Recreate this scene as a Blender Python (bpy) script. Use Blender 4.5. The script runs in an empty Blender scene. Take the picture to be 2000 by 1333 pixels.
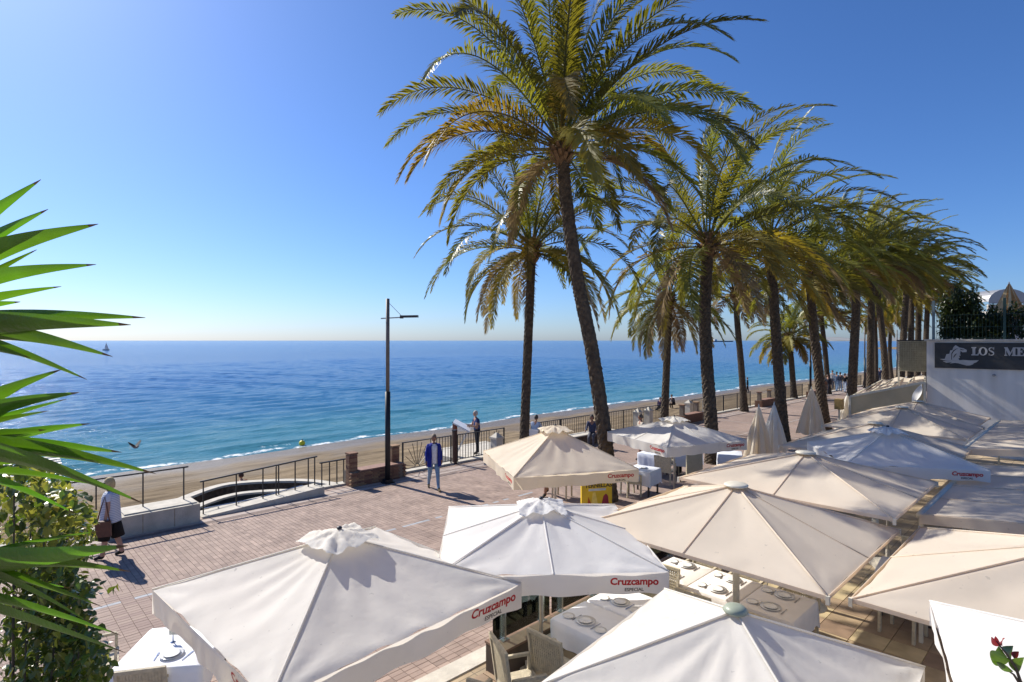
import bpy, math, random
import numpy as np
from mathutils import Vector, Matrix

# ------------------------------------------------------------------ camera, world, sun, exposure
# World X runs along the promenade, Y towards the sea, Z up; promenade paving is z = 0.
scene = bpy.context.scene
CAM_H = 4.6
cam_data = bpy.data.cameras.new("camera")
cam = bpy.data.objects.new("camera", cam_data)
scene.collection.objects.link(cam)
cam_data.sensor_width = 36.0
cam_data.lens = 20.0
cam_data.clip_start = 0.05
cam_data.clip_end = 90000
cam_data.shift_y = -0.0005
cam.location = (0, 0, CAM_H)
cam.rotation_euler = (math.radians(90), 0, math.radians(-44))
scene.camera = cam

SUN_AZ = math.radians(96)      # from +X towards +Y: the sun stands out over the sea
SUN_EL = math.radians(39.5)
world = bpy.data.worlds.new("World")
scene.world = world
world.use_nodes = True
wn = world.node_tree
sky = wn.nodes.new("ShaderNodeTexSky")
sky.sky_type = 'NISHITA'
sky.sun_disc = False
sky.sun_elevation = SUN_EL
sky.sun_rotation = math.pi / 2 - SUN_AZ
sky.altitude = 0
sky.air_density = 0.9
sky.dust_density = 0.6
sky.ozone_density = 8.0
tint = wn.nodes.new("ShaderNodeMix"); tint.data_type = 'RGBA'; tint.blend_type = 'MULTIPLY'; tint.inputs[0].default_value = 1
tint.inputs[7].default_value = (0.90, 0.965, 1.12, 1)      # camera white balance of the photograph is on the cool side
wn.links.new(sky.outputs[0], tint.inputs[6])
sat = wn.nodes.new("ShaderNodeHueSaturation"); sat.inputs['Saturation'].default_value = 1.05
wn.links.new(tint.outputs[2], sat.inputs['Color'])
wn.links.new(sat.outputs[0], wn.nodes["Background"].inputs[0])
wn.nodes["Background"].inputs[1].default_value = 0.087
sun_data = bpy.data.lights.new("sun", 'SUN')
sun = bpy.data.objects.new("sun", sun_data)
scene.collection.objects.link(sun)
sun_data.energy = 4.7
sun_data.angle = math.radians(0.53)
sun_data.color = (1.0, 0.94, 0.84)
sd = Vector((math.cos(SUN_AZ) * math.cos(SUN_EL), math.sin(SUN_AZ) * math.cos(SUN_EL), math.sin(SUN_EL)))
sun.rotation_euler = sd.to_track_quat('Z', 'Y').to_euler()
sun.location = (0, 30, 40)
scene.view_settings.view_transform = 'Standard'
scene.view_settings.look = 'None'
scene.view_settings.exposure = 0.57
scene.view_settings.gamma = 1.0
scene.view_settings.use_curve_mapping = False
scene.render.engine = 'CYCLES'

# ------------------------------------------------------------------ survey helpers (place plan from measured sight lines)
FPX = 1111.1
_a = math.radians(46)
FW = np.array([math.cos(_a), math.sin(_a)])
RT = np.array([math.sin(_a), -math.cos(_a)])

def G(px, py, z=0.0):
    """point at height z on the sight line (px, py)"""
    y = FPX * (CAM_H - z) / (py - 665.5)
    p = FW * y + RT * ((px - 1000) / FPX * y)
    return Vector((p[0], p[1], z))

def A(px, py, y):
    """point at depth y on the sight line (px, py)"""
    p = FW * y + RT * ((px - 1000) / FPX * y)
    return Vector((p[0], p[1], CAM_H - (py - 665.5) * y / FPX))

rng = np.random.default_rng(7)
random.seed(7)
COL = scene.collection

# ------------------------------------------------------------------ mesh helpers
class MB:
    def __init__(self):
        self.v = []; self.f = []; self.m = []; self.smooth = False
    def add(self, v, f, mi=0):
        o = len(self.v)
        self.v += [tuple(p) for p in v]
        self.f += [tuple(i + o for i in q) for q in f]
        self.m += [mi] * len(f)
        return self
    def box(self, c, s, rz=0.0, mi=0, top=None):
        hx, hy, hz = s[0] / 2, s[1] / 2, s[2] / 2
        t = 1.0 if top is None else top
        pts = []
        for z, k in ((-hz, 1.0), (hz, t)):
            for x, y in ((-hx, -hy), (hx, -hy), (hx, hy), (-hx, hy)):
                x *= k; y *= k
                pts.append((c[0] + x * math.cos(rz) - y * math.sin(rz), c[1] + x * math.sin(rz) + y * math.cos(rz), c[2] + z))
        return self.add(pts, [(3, 2, 1, 0), (4, 5, 6, 7), (0, 1, 5, 4), (1, 2, 6, 5), (2, 3, 7, 6), (3, 0, 4, 7)], mi)
    def bar(self, p, q, w, h=None, mi=0, up=(0, 0, 1)):
        p = Vector(p); q = Vector(q); h = h or w
        d = (q - p).normalized(); u = Vector(up)
        if abs(d.dot(u)) > .98: u = Vector((1, 0, 0))
        a = d.cross(u).normalized() * w / 2; b = a.cross(d).normalized() * h / 2
        pts = [p - a - b, p + a - b, p + a + b, p - a + b, q - a - b, q + a - b, q + a + b, q - a + b]
        return self.add(pts, [(0, 1, 2, 3), (7, 6, 5, 4), (4, 5, 1, 0), (5, 6, 2, 1), (6, 7, 3, 2), (7, 4, 0, 3)], mi)
    def tube(self, pts, r, n=8, mi=0, cap=True):
        pts = [Vector(p) for p in pts]
        rs = r if isinstance(r, (list, tuple)) else [r] * len(pts)
        ref = Vector((0, 0, 1))
        rings = []
        for i, p in enumerate(pts):
            d = (pts[min(i + 1, len(pts) - 1)] - pts[max(i - 1, 0)]).normalized()
            if abs(d.dot(ref)) > .95: ref = Vector((1, 0, 0)) if abs(d.x) < .9 else Vector((0, 1, 0))
            a = d.cross(ref).normalized(); b = d.cross(a).normalized()
            ref = a.cross(d).normalized()
            rings.append([p + a * rs[i] * math.cos(t) + b * rs[i] * math.sin(t) for t in [2 * math.pi * k / n for k in range(n)]])
        v = [x for ring in rings for x in ring]
        f = []
        for i in range(len(pts) - 1):
            for k in range(n):
                f.append((i * n + k, i * n + (k + 1) % n, (i + 1) * n + (k + 1) % n, (i + 1) * n + k))
        if cap:
            f.append(tuple(range(n))[::-1]); f.append(tuple((len(pts) - 1) * n + k for k in range(n)))
        return self.add(v, f, mi)
    def lathe(self, prof, n=20, c=(0, 0, 0), mi=0, sx=1, sy=1, fl=None):
        v = []; f = []
        for j, (r, z) in enumerate(prof):
            for k in range(n):
                t = 2 * math.pi * k / n
                rr = r * (fl(t, j) if fl else 1)
                v.append((c[0] + rr * math.cos(t) * sx, c[1] + rr * math.sin(t) * sy, c[2] + z))
        for j in range(len(prof) - 1):
            for k in range(n):
                f.append((j * n + k, j * n + (k + 1) % n, (j + 1) * n + (k + 1) % n, (j + 1) * n + k))
        f.append(tuple(range(n))[::-1]); f.append(tuple((len(prof) - 1) * n + k for k in range(n)))
        return self.add(v, f, mi)
    def ball(self, c, r, n=12, mi=0):
        r = r if isinstance(r, (list, tuple)) else (r, r, r)
        prof = [(max(1e-4, math.sin(math.pi * j / 8)), -math.cos(math.pi * j / 8)) for j in range(9)]
        v = []; f = []
        for (q, z) in prof:
            for k in range(n):
                t = 2 * math.pi * k / n
                v.append((c[0] + r[0] * q * math.cos(t), c[1] + r[1] * q * math.sin(t), c[2] + r[2] * z))
        for j in range(8):
            for k in range(n):
                f.append((j * n + k, j * n + (k + 1) % n, (j + 1) * n + (k + 1) % n, (j + 1) * n + k))
        return self.add(v, f, mi)
    def poly(self, pts, depth, mat4=None, mi=0):
        """flat outline (x, z) extruded along -y by depth, placed by mat4"""
        n = len(pts)
        v = [Vector((x, 0, z)) for x, z in pts] + [Vector((x, depth, z)) for x, z in pts]
        if mat4 is not None: v = [mat4 @ p for p in v]
        f = [tuple(range(n)), tuple(range(2 * n - 1, n - 1, -1))] + [(i, i + n, (i + 1) % n + n, (i + 1) % n) for i in range(n)]
        return self.add(v, f, mi)
    def mesh(self, name, mats, smooth=False):
        me = bpy.data.meshes.new(name)
        me.from_pydata(self.v, [], self.f)
        for m in (mats if isinstance(mats, (list, tuple)) else [mats]):
            me.materials.append(m)
        if any(self.m): me.polygons.foreach_set('material_index', self.m)
        me.polygons.foreach_set('use_smooth', [bool(smooth or self.smooth)] * len(self.f))
        me.update()
        return me
    def build(self, name, mats, parent=None, loc=(0, 0, 0), rz=0.0, smooth=False):
        return link(name, self.mesh(name, mats, smooth), parent, loc, rz)

def link(name, me, parent=None, loc=(0, 0, 0), rz=0.0):
    o = bpy.data.objects.new(name, me)
    COL.objects.link(o)
    o.location = loc
    o.rotation_euler = (0, 0, rz)
    if parent is not None: o.parent = parent
    return o

def np_mesh(name, V, T, mat, smooth=False):
    """V (n,3), T (m,k) arrays"""
    me = bpy.data.meshes.new(name)
    V = np.ascontiguousarray(V, dtype=np.float32); T = np.ascontiguousarray(T, dtype=np.int32)
    k = T.shape[1]
    me.vertices.add(len(V)); me.vertices.foreach_set('co', V.ravel())
    me.loops.add(T.size); me.loops.foreach_set('vertex_index', T.ravel())
    me.polygons.add(len(T))
    me.polygons.foreach_set('loop_start', np.arange(0, T.size, k, dtype=np.int32))
    me.polygons.foreach_set('use_smooth', np.full(len(T), bool(smooth)))
    for m in (mat if isinstance(mat, (list, tuple)) else [mat]): me.materials.append(m)
    me.update(calc_edges=True)
    me.validate()
    return me

def grid_mesh(name, X, Y, Z, mat, smooth=True):
    n, m = X.shape
    V = np.stack([X.ravel(), Y.ravel(), Z.ravel()], 1)
    i = np.arange(n * m).reshape(n, m)
    Q = np.stack([i[:-1, :-1].ravel(), i[:-1, 1:].ravel(), i[1:, 1:].ravel(), i[1:, :-1].ravel()], 1)
    return np_mesh(name, V, Q, mat, smooth)

def tag(o, label=None, cat=None, group=None, kind=None):
    if label: o['label'] = label
    if cat: o['category'] = cat
    if group: o['group'] = group
    if kind: o['kind'] = kind
    return o

def thing(name, label, cat, loc=(0, 0, 0), rz=0.0, group=None):
    return tag(link(name, None, None, loc, rz), label, cat, group)

def copy_tree(o, parent=None):
    c = o.copy(); COL.objects.link(c)
    if parent is not None: c.parent = parent
    for ch in list(o.children): copy_tree(ch, c)
    return c

# ------------------------------------------------------------------ materials
def lin(r, g, b):
    f = lambda c: ((c / 255 + .055) / 1.055) ** 2.4 if c / 255 > .04045 else c / 255 / 12.92
    return (f(r), f(g), f(b))

def mat(name, col, rough=.6, var=.12, vscale=6.0, bump=.0, bscale=60.0, metal=0.0, spec=.4, trans=0.0, tcol=None, col2=None, objrand=0.0, coat=0.0, detail=4.0, stretch=None, specks=0.0):
    m = bpy.data.materials.new(name); m.use_nodes = True
    nt = m.node_tree; N = nt.nodes; L = nt.links
    b = N["Principled BSDF"]
    b.inputs['Roughness'].default_value = rough
    b.inputs['Metallic'].default_value = metal
    b.inputs['Specular IOR Level'].default_value = spec
    if coat: b.inputs['Coat Weight'].default_value = coat
    tc = N.new('ShaderNodeTexCoord')
    vec = tc.outputs['Object']
    if stretch:
        mp = N.new('ShaderNodeMapping'); mp.inputs['Scale'].default_value = stretch
        L.new(vec, mp.inputs['Vector']); vec = mp.outputs['Vector']
    nz = N.new('ShaderNodeTexNoise'); nz.inputs['Scale'].default_value = vscale; nz.inputs['Detail'].default_value = detail
    L.new(vec, nz.inputs['Vector'])
    rp = N.new('ShaderNodeValToRGB')
    c2 = col2 or tuple(min(1, c * (1 + var)) for c in col)
    c1 = col if col2 else tuple(c * (1 - var) for c in col)
    rp.color_ramp.elements[0].position = .32; rp.color_ramp.elements[1].position = .68
    rp.color_ramp.elements[0].color = (*c1, 1); rp.color_ramp.elements[1].color = (*c2, 1)
    L.new(nz.outputs[0], rp.inputs[0])
    out = rp.outputs[0]
    if objrand:
        oi = N.new('ShaderNodeObjectInfo')
        hs = N.new('ShaderNodeHueSaturation')
        mr = N.new('ShaderNodeMapRange'); mr.inputs['To Min'].default_value = 1 - objrand; mr.inputs['To Max'].default_value = 1 + objrand
        L.new(oi.outputs['Random'], mr.inputs['Value']); L.new(mr.outputs[0], hs.inputs['Value'])
        mh = N.new('ShaderNodeMapRange'); mh.inputs['To Min'].default_value = .5 - objrand * .06; mh.inputs['To Max'].default_value = .5 + objrand * .06
        L.new(oi.outputs['Random'], mh.inputs['Value']); L.new(mh.outputs[0], hs.inputs['Hue'])
        L.new(out, hs.inputs['Color']); out = hs.outputs[0]
    if specks:                      # small grey stains and bird marks, soft grime
        for sc_, lo_, hi_, am_ in ((16.0, .70, .74, specks), (2.2, .56, .80, specks * .35)):
            ns = N.new('ShaderNodeTexNoise'); ns.inputs['Scale'].default_value = sc_; ns.inputs['Detail'].default_value = 3
            L.new(vec, ns.inputs['Vector'])
            ms = N.new('ShaderNodeMapRange'); ms.inputs['From Min'].default_value = lo_; ms.inputs['From Max'].default_value = hi_
            ms.inputs['To Min'].default_value = 1.0; ms.inputs['To Max'].default_value = 1.0 - am_
            L.new(ns.outputs[0], ms.inputs[0])
            mm = N.new('ShaderNodeMix'); mm.data_type = 'RGBA'; mm.blend_type = 'MULTIPLY'; mm.inputs[0].default_value = 1
            L.new(out, mm.inputs[6]); L.new(ms.outputs[0], mm.inputs[7]); out = mm.outputs[2]
    L.new(out, b.inputs['Base Color'])
    if bump:
        nb = N.new('ShaderNodeTexNoise'); nb.inputs['Scale'].default_value = bscale; nb.inputs['Detail'].default_value = 5
        L.new(vec, nb.inputs['Vector'])
        bp = N.new('ShaderNodeBump'); bp.inputs['Strength'].default_value = bump; bp.inputs['Distance'].default_value = .02
        L.new(nb.outputs[0], bp.inputs['Height']); L.new(bp.outputs[0], b.inputs['Normal'])
    if trans:
        t = N.new('ShaderNodeBsdfTranslucent')
        mx = N.new('ShaderNodeMixShader'); mx.inputs[0].default_value = trans
        if tcol:
            mc = N.new('ShaderNodeMix'); mc.data_type = 'RGBA'; mc.blend_type = 'MULTIPLY'; mc.inputs[0].default_value = 1
            L.new(out, mc.inputs[6]); mc.inputs[7].default_value = (*tcol, 1); L.new(mc.outputs[2], t.inputs[0])
        else: L.new(out, t.inputs[0])
        L.new(b.outputs[0], mx.inputs[1]); L.new(t.outputs[0], mx.inputs[2])
        L.new(mx.outputs[0], N["Material Output"].inputs[0])
    return m

M = {}
M['cloth_white'] = mat('cloth_white', (.85, .82, .76), .85, .045, 1.6, .45, 5, trans=.42, tcol=(1.04, 1, .93), spec=.15, specks=.22)
M['cloth_bright'] = mat('cloth_bright', (.86, .85, .83), .85, .02, 1.6, .4, 6, trans=.42, tcol=(1.05, 1.0, .93), spec=.15, specks=.12)
M['cloth_cream'] = mat('cloth_cream', (.83, .75, .62), .85, .05, 1.4, .2, 9, trans=.44, tcol=(1.05, 1, .9), spec=.15, specks=.2)
M['cloth_sand'] = mat('cloth_sand', (.83, .735, .61), .85, .04, 1.2, .15, 9, trans=.42, tcol=(1.05, .99, .88), spec=.15, specks=.18)
M['table_linen'] = mat('table_linen', (.82, .82, .83), .8, .03, 5, .15, 30, spec=.2)
M['shaded_linen'] = mat('shaded_linen', (.74, .70, .66), .8, .03, 5, .15, 30, spec=.2)  # white linen with the shade under the canopies put into its colour
M['pole'] = mat('pole_aluminium', (.48, .45, .40), .4, .1, 20, metal=.6)
M['pole_cream'] = mat('pole_cream', (.62, .57, .46), .5, .08, 12)
M['iron'] = mat('black_iron', (.018, .018, .02), .45, .2, 30, .1, 80)
M['dark_metal'] = mat('dark_metal', (.05, .05, .055), .4, .2, 20, metal=.3)
M['steel'] = mat('brushed_steel', (.55, .55, .55), .25, .08, 25, metal=.9)
M['galv'] = mat('galvanised_steel', (.34, .34, .34), .5, .1, 12, metal=.5)
M['stone_pale'] = mat('pale_stone', (.52, .48, .41), .85, .13, 5, .5, 35)
M['concrete'] = mat('concrete', (.46, .42, .35), .9, .18, 3.0, .6, 25)
M['white_render'] = mat('white_render', (.74, .70, .65), .9, .10, 1.6, .3, 40, stretch=(1, 1.6, .18), detail=9)
M['brown_tile'] = mat('brown_tile', (.20, .125, .085), .5, .15, 8, .1, 30)
M['brown_wall'] = mat('brown_wall', (.085, .062, .045), .8, .15, 5, .2, 30)
M['red_text'] = mat('red_print', (.55, .025, .03), .7, .05)
M['black_text'] = mat('black_print', (.03, .03, .03), .7, .05)
M['wicker'] = mat('cream_wicker', (.58, .51, .37), .7, .15, 18, .8, 160)
M['porcelain'] = mat('porcelain', (.78, .77, .74), .15, .02, spec=.6)
M['cutlery'] = mat('cutlery', (.6, .6, .62), .2, .05, metal=1)
M['glass_pane'] = None
# ------------------------------------------------------------------ setting materials
def brick_mat(name, c1, c2, mortar, bw, bh, ms, rough=.8, bump=.4, rot=0.0, noise=.35, offset=.5):
    m = bpy.data.materials.new(name); m.use_nodes = True
    nt = m.node_tree; N = nt.nodes; L = nt.links
    b = N["Principled BSDF"]; b.inputs['Roughness'].default_value = rough; b.inputs['Specular IOR Level'].default_value = .25
    tc = N.new('ShaderNodeTexCoord')
    mp = N.new('ShaderNodeMapping'); mp.inputs['Rotation'].default_value = (0, 0, rot)
    L.new(tc.outputs['Object'], mp.inputs[0])
    br = N.new('ShaderNodeTexBrick')
    br.inputs['Scale'].default_value = 1.0
    br.inputs['Brick Width'].default_value = bw; br.inputs['Row Height'].default_value = bh
    br.inputs['Mortar Size'].default_value = ms; br.inputs['Mortar Smooth'].default_value = .3
    br.inputs['Color1'].default_value = (*c1, 1); br.inputs['Color2'].default_value = (*c2, 1); br.inputs['Mortar'].default_value = (*mortar, 1)
    br.offset = offset
    L.new(mp.outputs[0], br.inputs['Vector'])
    nz = N.new('ShaderNodeTexNoise'); nz.inputs['Scale'].default_value = .45; nz.inputs['Detail'].default_value = 7; nz.inputs['Roughness'].default_value = .65
    L.new(tc.outputs['Object'], nz.inputs['Vector'])
    mr = N.new('ShaderNodeMapRange'); mr.inputs['From Min'].default_value = .3; mr.inputs['From Max'].default_value = .7
    mr.inputs['To Min'].default_value = 1 - noise; mr.inputs['To Max'].default_value = 1 + noise
    L.new(nz.outputs[0], mr.inputs[0])
    mx = N.new('ShaderNodeMix'); mx.data_type = 'RGBA'; mx.blend_type = 'MULTIPLY'; mx.inputs[0].default_value = 1
    L.new(br.outputs['Color'], mx.inputs[6]); L.new(mr.outputs[0], mx.inputs[7])
    L.new(mx.outputs[2], b.inputs['Base Color'])
    bp = N.new('ShaderNodeBump'); bp.inputs['Strength'].default_value = bump; bp.inputs['Distance'].default_value = .01; bp.invert = True
    L.new(br.outputs['Fac'], bp.inputs['Height']); L.new(bp.outputs[0], b.inputs['Normal'])
    return m

PAVE = ((.33, .243, .202), (.268, .20, .168))
M['paving'] = brick_mat('promenade_paving', PAVE[0], PAVE[1], (.20, .155, .14), .2, .1, .006, rot=math.pi / 2, noise=.18)
M['paver'] = mat('paver', (.245, .175, .145), .8, .1, 1.6, .3, 60, col2=(.345, .252, .208), objrand=.12, detail=8, specks=.2)
def add_tint(m, amt):
    nt = m.node_tree; N = nt.nodes; L = nt.links; b = N["Principled BSDF"]
    src = b.inputs['Base Color'].links[0].from_socket
    at = N.new('ShaderNodeAttribute'); at.attribute_name = 'tint'
    ma = N.new('ShaderNodeMath'); ma.operation = 'MULTIPLY_ADD'; ma.inputs[1].default_value = amt; ma.inputs[2].default_value = 1.0
    L.new(at.outputs['Fac'], ma.inputs[0])
    mx = N.new('ShaderNodeMix'); mx.data_type = 'RGBA'; mx.blend_type = 'MULTIPLY'; mx.inputs[0].default_value = 1
    L.new(src, mx.inputs[6]); L.new(ma.outputs[0], mx.inputs[7]); L.new(mx.outputs[2], b.inputs['Base Color'])
add_tint(M['paver'], .09)
M['paver_blue'] = mat('paver_blue', (.36, .37, .39), .8, .1, 3, .2, 60)
M['joint'] = mat('joint_sand', (.19, .145, .125), .95, .2, 8)
M['terrace_tile'] = mat('terrace_tile', (.36, .27, .17), .55, .25, 2.5, .15, 25, objrand=.32)
M['terrace_floor'] = brick_mat('terrace_floor', (.42, .33, .22), (.33, .25, .16), (.2, .16, .11), .45, .45, .008, rough=.6, offset=0)

# ------------------------------------------------------------------ sand and sea
def sand_material():
    m = bpy.data.materials.new('sand'); m.use_nodes = True
    nt = m.node_tree; N = nt.nodes; L = nt.links
    b = N["Principled BSDF"]; b.inputs['Roughness'].default_value = .95; b.inputs['Specular IOR Level'].default_value = .15
    tc = N.new('ShaderNodeTexCoord')
    mp = N.new('ShaderNodeMapping'); mp.inputs['Scale'].default_value = (.30, 1.9, 1)
    L.new(tc.outputs['Object'], mp.inputs[0])
    nz = N.new('ShaderNodeTexNoise'); nz.inputs['Scale'].default_value = 1.2; nz.inputs['Detail'].default_value = 9; nz.inputs['Roughness'].default_value = .7
    L.new(mp.outputs[0], nz.inputs['Vector'])
    rp = N.new('ShaderNodeValToRGB')
    rp.color_ramp.elements[0].position = .34; rp.color_ramp.elements[0].color = (.115, .082, .048, 1)
    rp.color_ramp.elements[1].position = .64; rp.color_ramp.elements[1].color = (.31, .235, .145, 1)
    L.new(nz.outputs[0], rp.inputs[0])
    # wet sand by the waterline
    sx = N.new('ShaderNodeSeparateXYZ'); L.new(tc.outputs['Object'], sx.inputs[0])
    n2 = N.new('ShaderNodeTexNoise'); n2.inputs['Scale'].default_value = .25; L.new(tc.outputs['Object'], n2.inputs['Vector'])
    ad = N.new('ShaderNodeMath'); ad.operation = 'MULTIPLY_ADD'; ad.inputs[1].default_value = -.22
    L.new(n2.outputs[0], ad.inputs[0]); L.new(sx.outputs['Z'], ad.inputs[2])
    mr = N.new('ShaderNodeMapRange'); mr.inputs['From Min'].default_value = -1.62; mr.inputs['From Max'].default_value = -1.44
    L.new(ad.outputs[0], mr.inputs[0])
    mx = N.new('ShaderNodeMix'); mx.data_type = 'RGBA'
    L.new(mr.outputs[0], mx.inputs[0]); mx.inputs[6].default_value = (.16, .125, .09, 1); L.new(rp.outputs[0], mx.inputs[7])
    L.new(mx.outputs[2], b.inputs['Base Color'])
    r2 = N.new('ShaderNodeMapRange'); r2.inputs['To Min'].default_value = .35; r2.inputs['To Max'].default_value = .95
    L.new(mr.outputs[0], r2.inputs[0]); L.new(r2.outputs[0], b.inputs['Roughness'])
    nb = N.new('ShaderNodeTexNoise'); nb.inputs['Scale'].default_value = 3.5; nb.inputs['Detail'].default_value = 8; nb.inputs['Roughness'].default_value = .7
    L.new(mp.outputs[0], nb.inputs['Vector'])
    bp = N.new('ShaderNodeBump'); bp.inputs['Strength'].default_value = .9; bp.inputs['Distance'].default_value = .12
    L.new(nb.outputs[0], bp.inputs['Height']); L.new(bp.outputs[0], b.inputs['Normal'])
    return m

SEA_Z = -1.6
SHORE = 32.6
def shore_y(x):
    x = np.asarray(x, dtype=float)
    return SHORE - 1.6 * np.exp(-((x + 4) / 14.0) ** 2) + .35 * np.sin(x * .16 + 1) + .2 * np.sin(x * .43) + np.clip((x - 150) * .006, 0, 60) + np.clip(x - 420, 0, None) ** 1.25 * .55

def sea_material(name, spec, rough, waves, gain=1.0):
    m = bpy.data.materials.new(name); m.use_nodes = True
    nt = m.node_tree; N = nt.nodes; L = nt.links
    b = N["Principled BSDF"]
    b.inputs['Roughness'].default_value = .12; b.inputs['IOR'].default_value = 1.33
    b.inputs['Specular IOR Level'].default_value = spec
    tc = N.new('ShaderNodeTexCoord')
    sx = N.new('ShaderNodeSeparateXYZ'); L.new(tc.outputs['Object'], sx.inputs[0])
    # depth of water: turquoise over the shallows, deep blue further out
    nz = N.new('ShaderNodeTexNoise'); nz.inputs['Scale'].default_value = .035; nz.inputs['Detail'].default_value = 5
    mps = N.new('ShaderNodeMapping'); mps.inputs['Scale'].default_value = (.5, 1.4, 1)
    L.new(tc.outputs['Object'], mps.inputs[0]); L.new(mps.outputs[0], nz.inputs['Vector'])
    ad = N.new('ShaderNodeMath'); ad.operation = 'MULTIPLY_ADD'; ad.inputs[1].default_value = 5
    L.new(nz.outputs[0], ad.inputs[0]); L.new(sx.outputs['Y'], ad.inputs[2])
    mr = N.new('ShaderNodeMapRange'); mr.inputs['From Min'].default_value = 42; mr.inputs['From Max'].default_value = 165
    L.new(ad.outputs[0], mr.inputs[0])
    rp = N.new('ShaderNodeValToRGB'); e = rp.color_ramp.elements
    e[0].position = 0; e[0].color = (.04, .165, .215, 1)
    e[1].position = 1; e[1].color = (.010, .082, .25, 1)
    k = e.new(.10); k.color = (.016, .112, .225, 1)
    k = e.new(.4); k.color = (.009, .085, .235, 1)
    L.new(mr.outputs[0], rp.inputs[0])
    # foam: the thin wash at the waterline and the crest of the small breaker (stored on the mesh)
    at = N.new('ShaderNodeAttribute'); at.attribute_name = 'foam'
    nf = N.new('ShaderNodeTexNoise'); nf.inputs['Scale'].default_value = 2.2; nf.inputs['Detail'].default_value = 8; nf.inputs['Roughness'].default_value = .75
    L.new(tc.outputs['Object'], nf.inputs['Vector'])
    fa = N.new('ShaderNodeMath'); fa.operation = 'ADD'; L.new(at.outputs['Fac'], fa.inputs[0]); L.new(nf.outputs[0], fa.inputs[1])
    fr = N.new('ShaderNodeMapRange'); fr.inputs['From Min'].default_value = 1.0; fr.inputs['From Max'].default_value = 1.12
    L.new(fa.outputs[0], fr.inputs[0])
    mx = N.new('ShaderNodeMix'); mx.data_type = 'RGBA'
    L.new(fr.outputs[0], mx.inputs[0]); L.new(rp.outputs[0], mx.inputs[6]); mx.inputs[7].default_value = (.8, .8, .8, 1)
    L.new(mx.outputs[2], b.inputs['Base Color'])
    rr = N.new('ShaderNodeMapRange'); rr.inputs['To Min'].default_value = rough; rr.inputs['To Max'].default_value = .8
    L.new(fr.outputs[0], rr.inputs[0]); L.new(rr.outputs[0], b.inputs['Roughness'])
    # specular fades away from the shore, so far water mirrors less pale sky
    sp = N.new('ShaderNodeMapRange'); sp.inputs['From Min'].default_value = 45; sp.inputs['From Max'].default_value = 230
    sp.inputs['To Min'].default_value = spec; sp.inputs['To Max'].default_value = spec * .35
    L.new(sx.outputs['Y'], sp.inputs[0]); L.new(sp.outputs[0], b.inputs['Specular IOR Level'])
    # ripples at several sizes, long crests lying along the shore
    prev = None
    for sc, st, dist, stretch in waves:
        mp = N.new('ShaderNodeMapping'); mp.inputs['Scale'].default_value = stretch; mp.inputs['Rotation'].default_value = (0, 0, .25)
        L.new(tc.outputs['Object'], mp.inputs[0])
        n = N.new('ShaderNodeTexNoise'); n.inputs['Scale'].default_value = sc; n.inputs['Detail'].default_value = 3; n.inputs['Roughness'].default_value = .55
        L.new(mp.outputs[0], n.inputs['Vector'])
        bp = N.new('ShaderNodeBump'); bp.inputs['Strength'].default_value = st; bp.inputs['Distance'].default_value = dist
        L.new(n.outputs[0], bp.inputs['Height'])
        if prev: L.new(prev, bp.inputs['Normal'])
        prev = bp.outputs[0]
    L.new(prev, b.inputs['Normal'])
    return m

M['sand'] = sand_material()
M['sea'] = sea_material('sea_water', .125, .15, ((1.0, .5, .26, (.45, 1.6, 1)), (3.0, .75, .13, (.5, 1.5, 1)), (9.0, .6, .04, (.7, 1.3, 1))))
M['open_sea'] = M['sea']

# beach: one sheet from the promenade wall down under the water
xs = np.concatenate([np.linspace(-400, -45, 14), np.arange(-40, 70, .45), np.geomspace(71, 2400, 80)])
ys = np.concatenate([np.arange(17.2, 36, .3), np.array([38, 42, 50, 70, 120.]), ])
X, Y = np.meshgrid(xs, ys)
sh = shore_y(X)
far = np.clip((X - 400) / 100, 0, 1)
d = sh - Y
Z = SEA_Z + np.where(d > 0, .042 * np.clip(d, 0, None) ** 1.0, .06 * d)
Z += .05 * np.exp(-((d - 3.2) / 1.0) ** 2) + .035 * np.exp(-((d - 7) / .8) ** 2)
nzs = rng.normal(size=X.shape)
for _ in range(2):
    nzs = (nzs + np.roll(nzs, 1, 0) + np.roll(nzs, 1, 1) + np.roll(nzs, -1, 0) + np.roll(nzs, -1, 1)) / 5
Z += nzs * .05 * np.clip(d / 3, 0, 1)
Z = np.clip(Z, -6, -.75)
tag(link('beach', grid_mesh('beach', X, Y, Z, M['sand'])), kind='structure')

# sea: graded wave grid near the shore, wide sheet beyond
xs = np.concatenate([np.arange(-70, 10, .5), np.arange(10, 170, .8)])
ys = [30.2]
while ys[-1] < 190: ys.append(ys[-1] + .22 + (ys[-1] - 30) * .012)
ys = np.array(ys)
X, Y = np.meshgrid(xs, ys)
sh = shore_y(X)
dd = Y - sh
amp = np.clip(dd / 6, .0, 1) * np.clip((188 - Y) / 25, 0, 1) * np.clip((X + 69) / 12, 0, 1) * np.clip((168 - X) / 20, 0, 1)
Z = np.full(X.shape, SEA_Z)
wr = np.random.default_rng(3)
for i in range(26):
    lam = wr.uniform(.8, 3.6); th = math.radians(90 + wr.normal() * 26); ph = wr.uniform(0, 6.28)
    k = 2 * math.pi / lam
    a = .0048 * lam ** .8
    q = k * (X * math.cos(th) + Y * math.sin(th)) + ph
    Z += amp * a * (np.sin(q) + .25 * np.sin(2 * q + .6))
brk = np.clip(.55 + .35 * np.sin(X * .23 + 2.6) + .25 * np.sin(X * .61), 0, 1) * (.25 + .9 * np.exp(-((X - 9) / 9.0) ** 2))
crest = 2.3 + .5 * np.sin(X * .21) + .2 * np.sin(X * .77)
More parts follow.
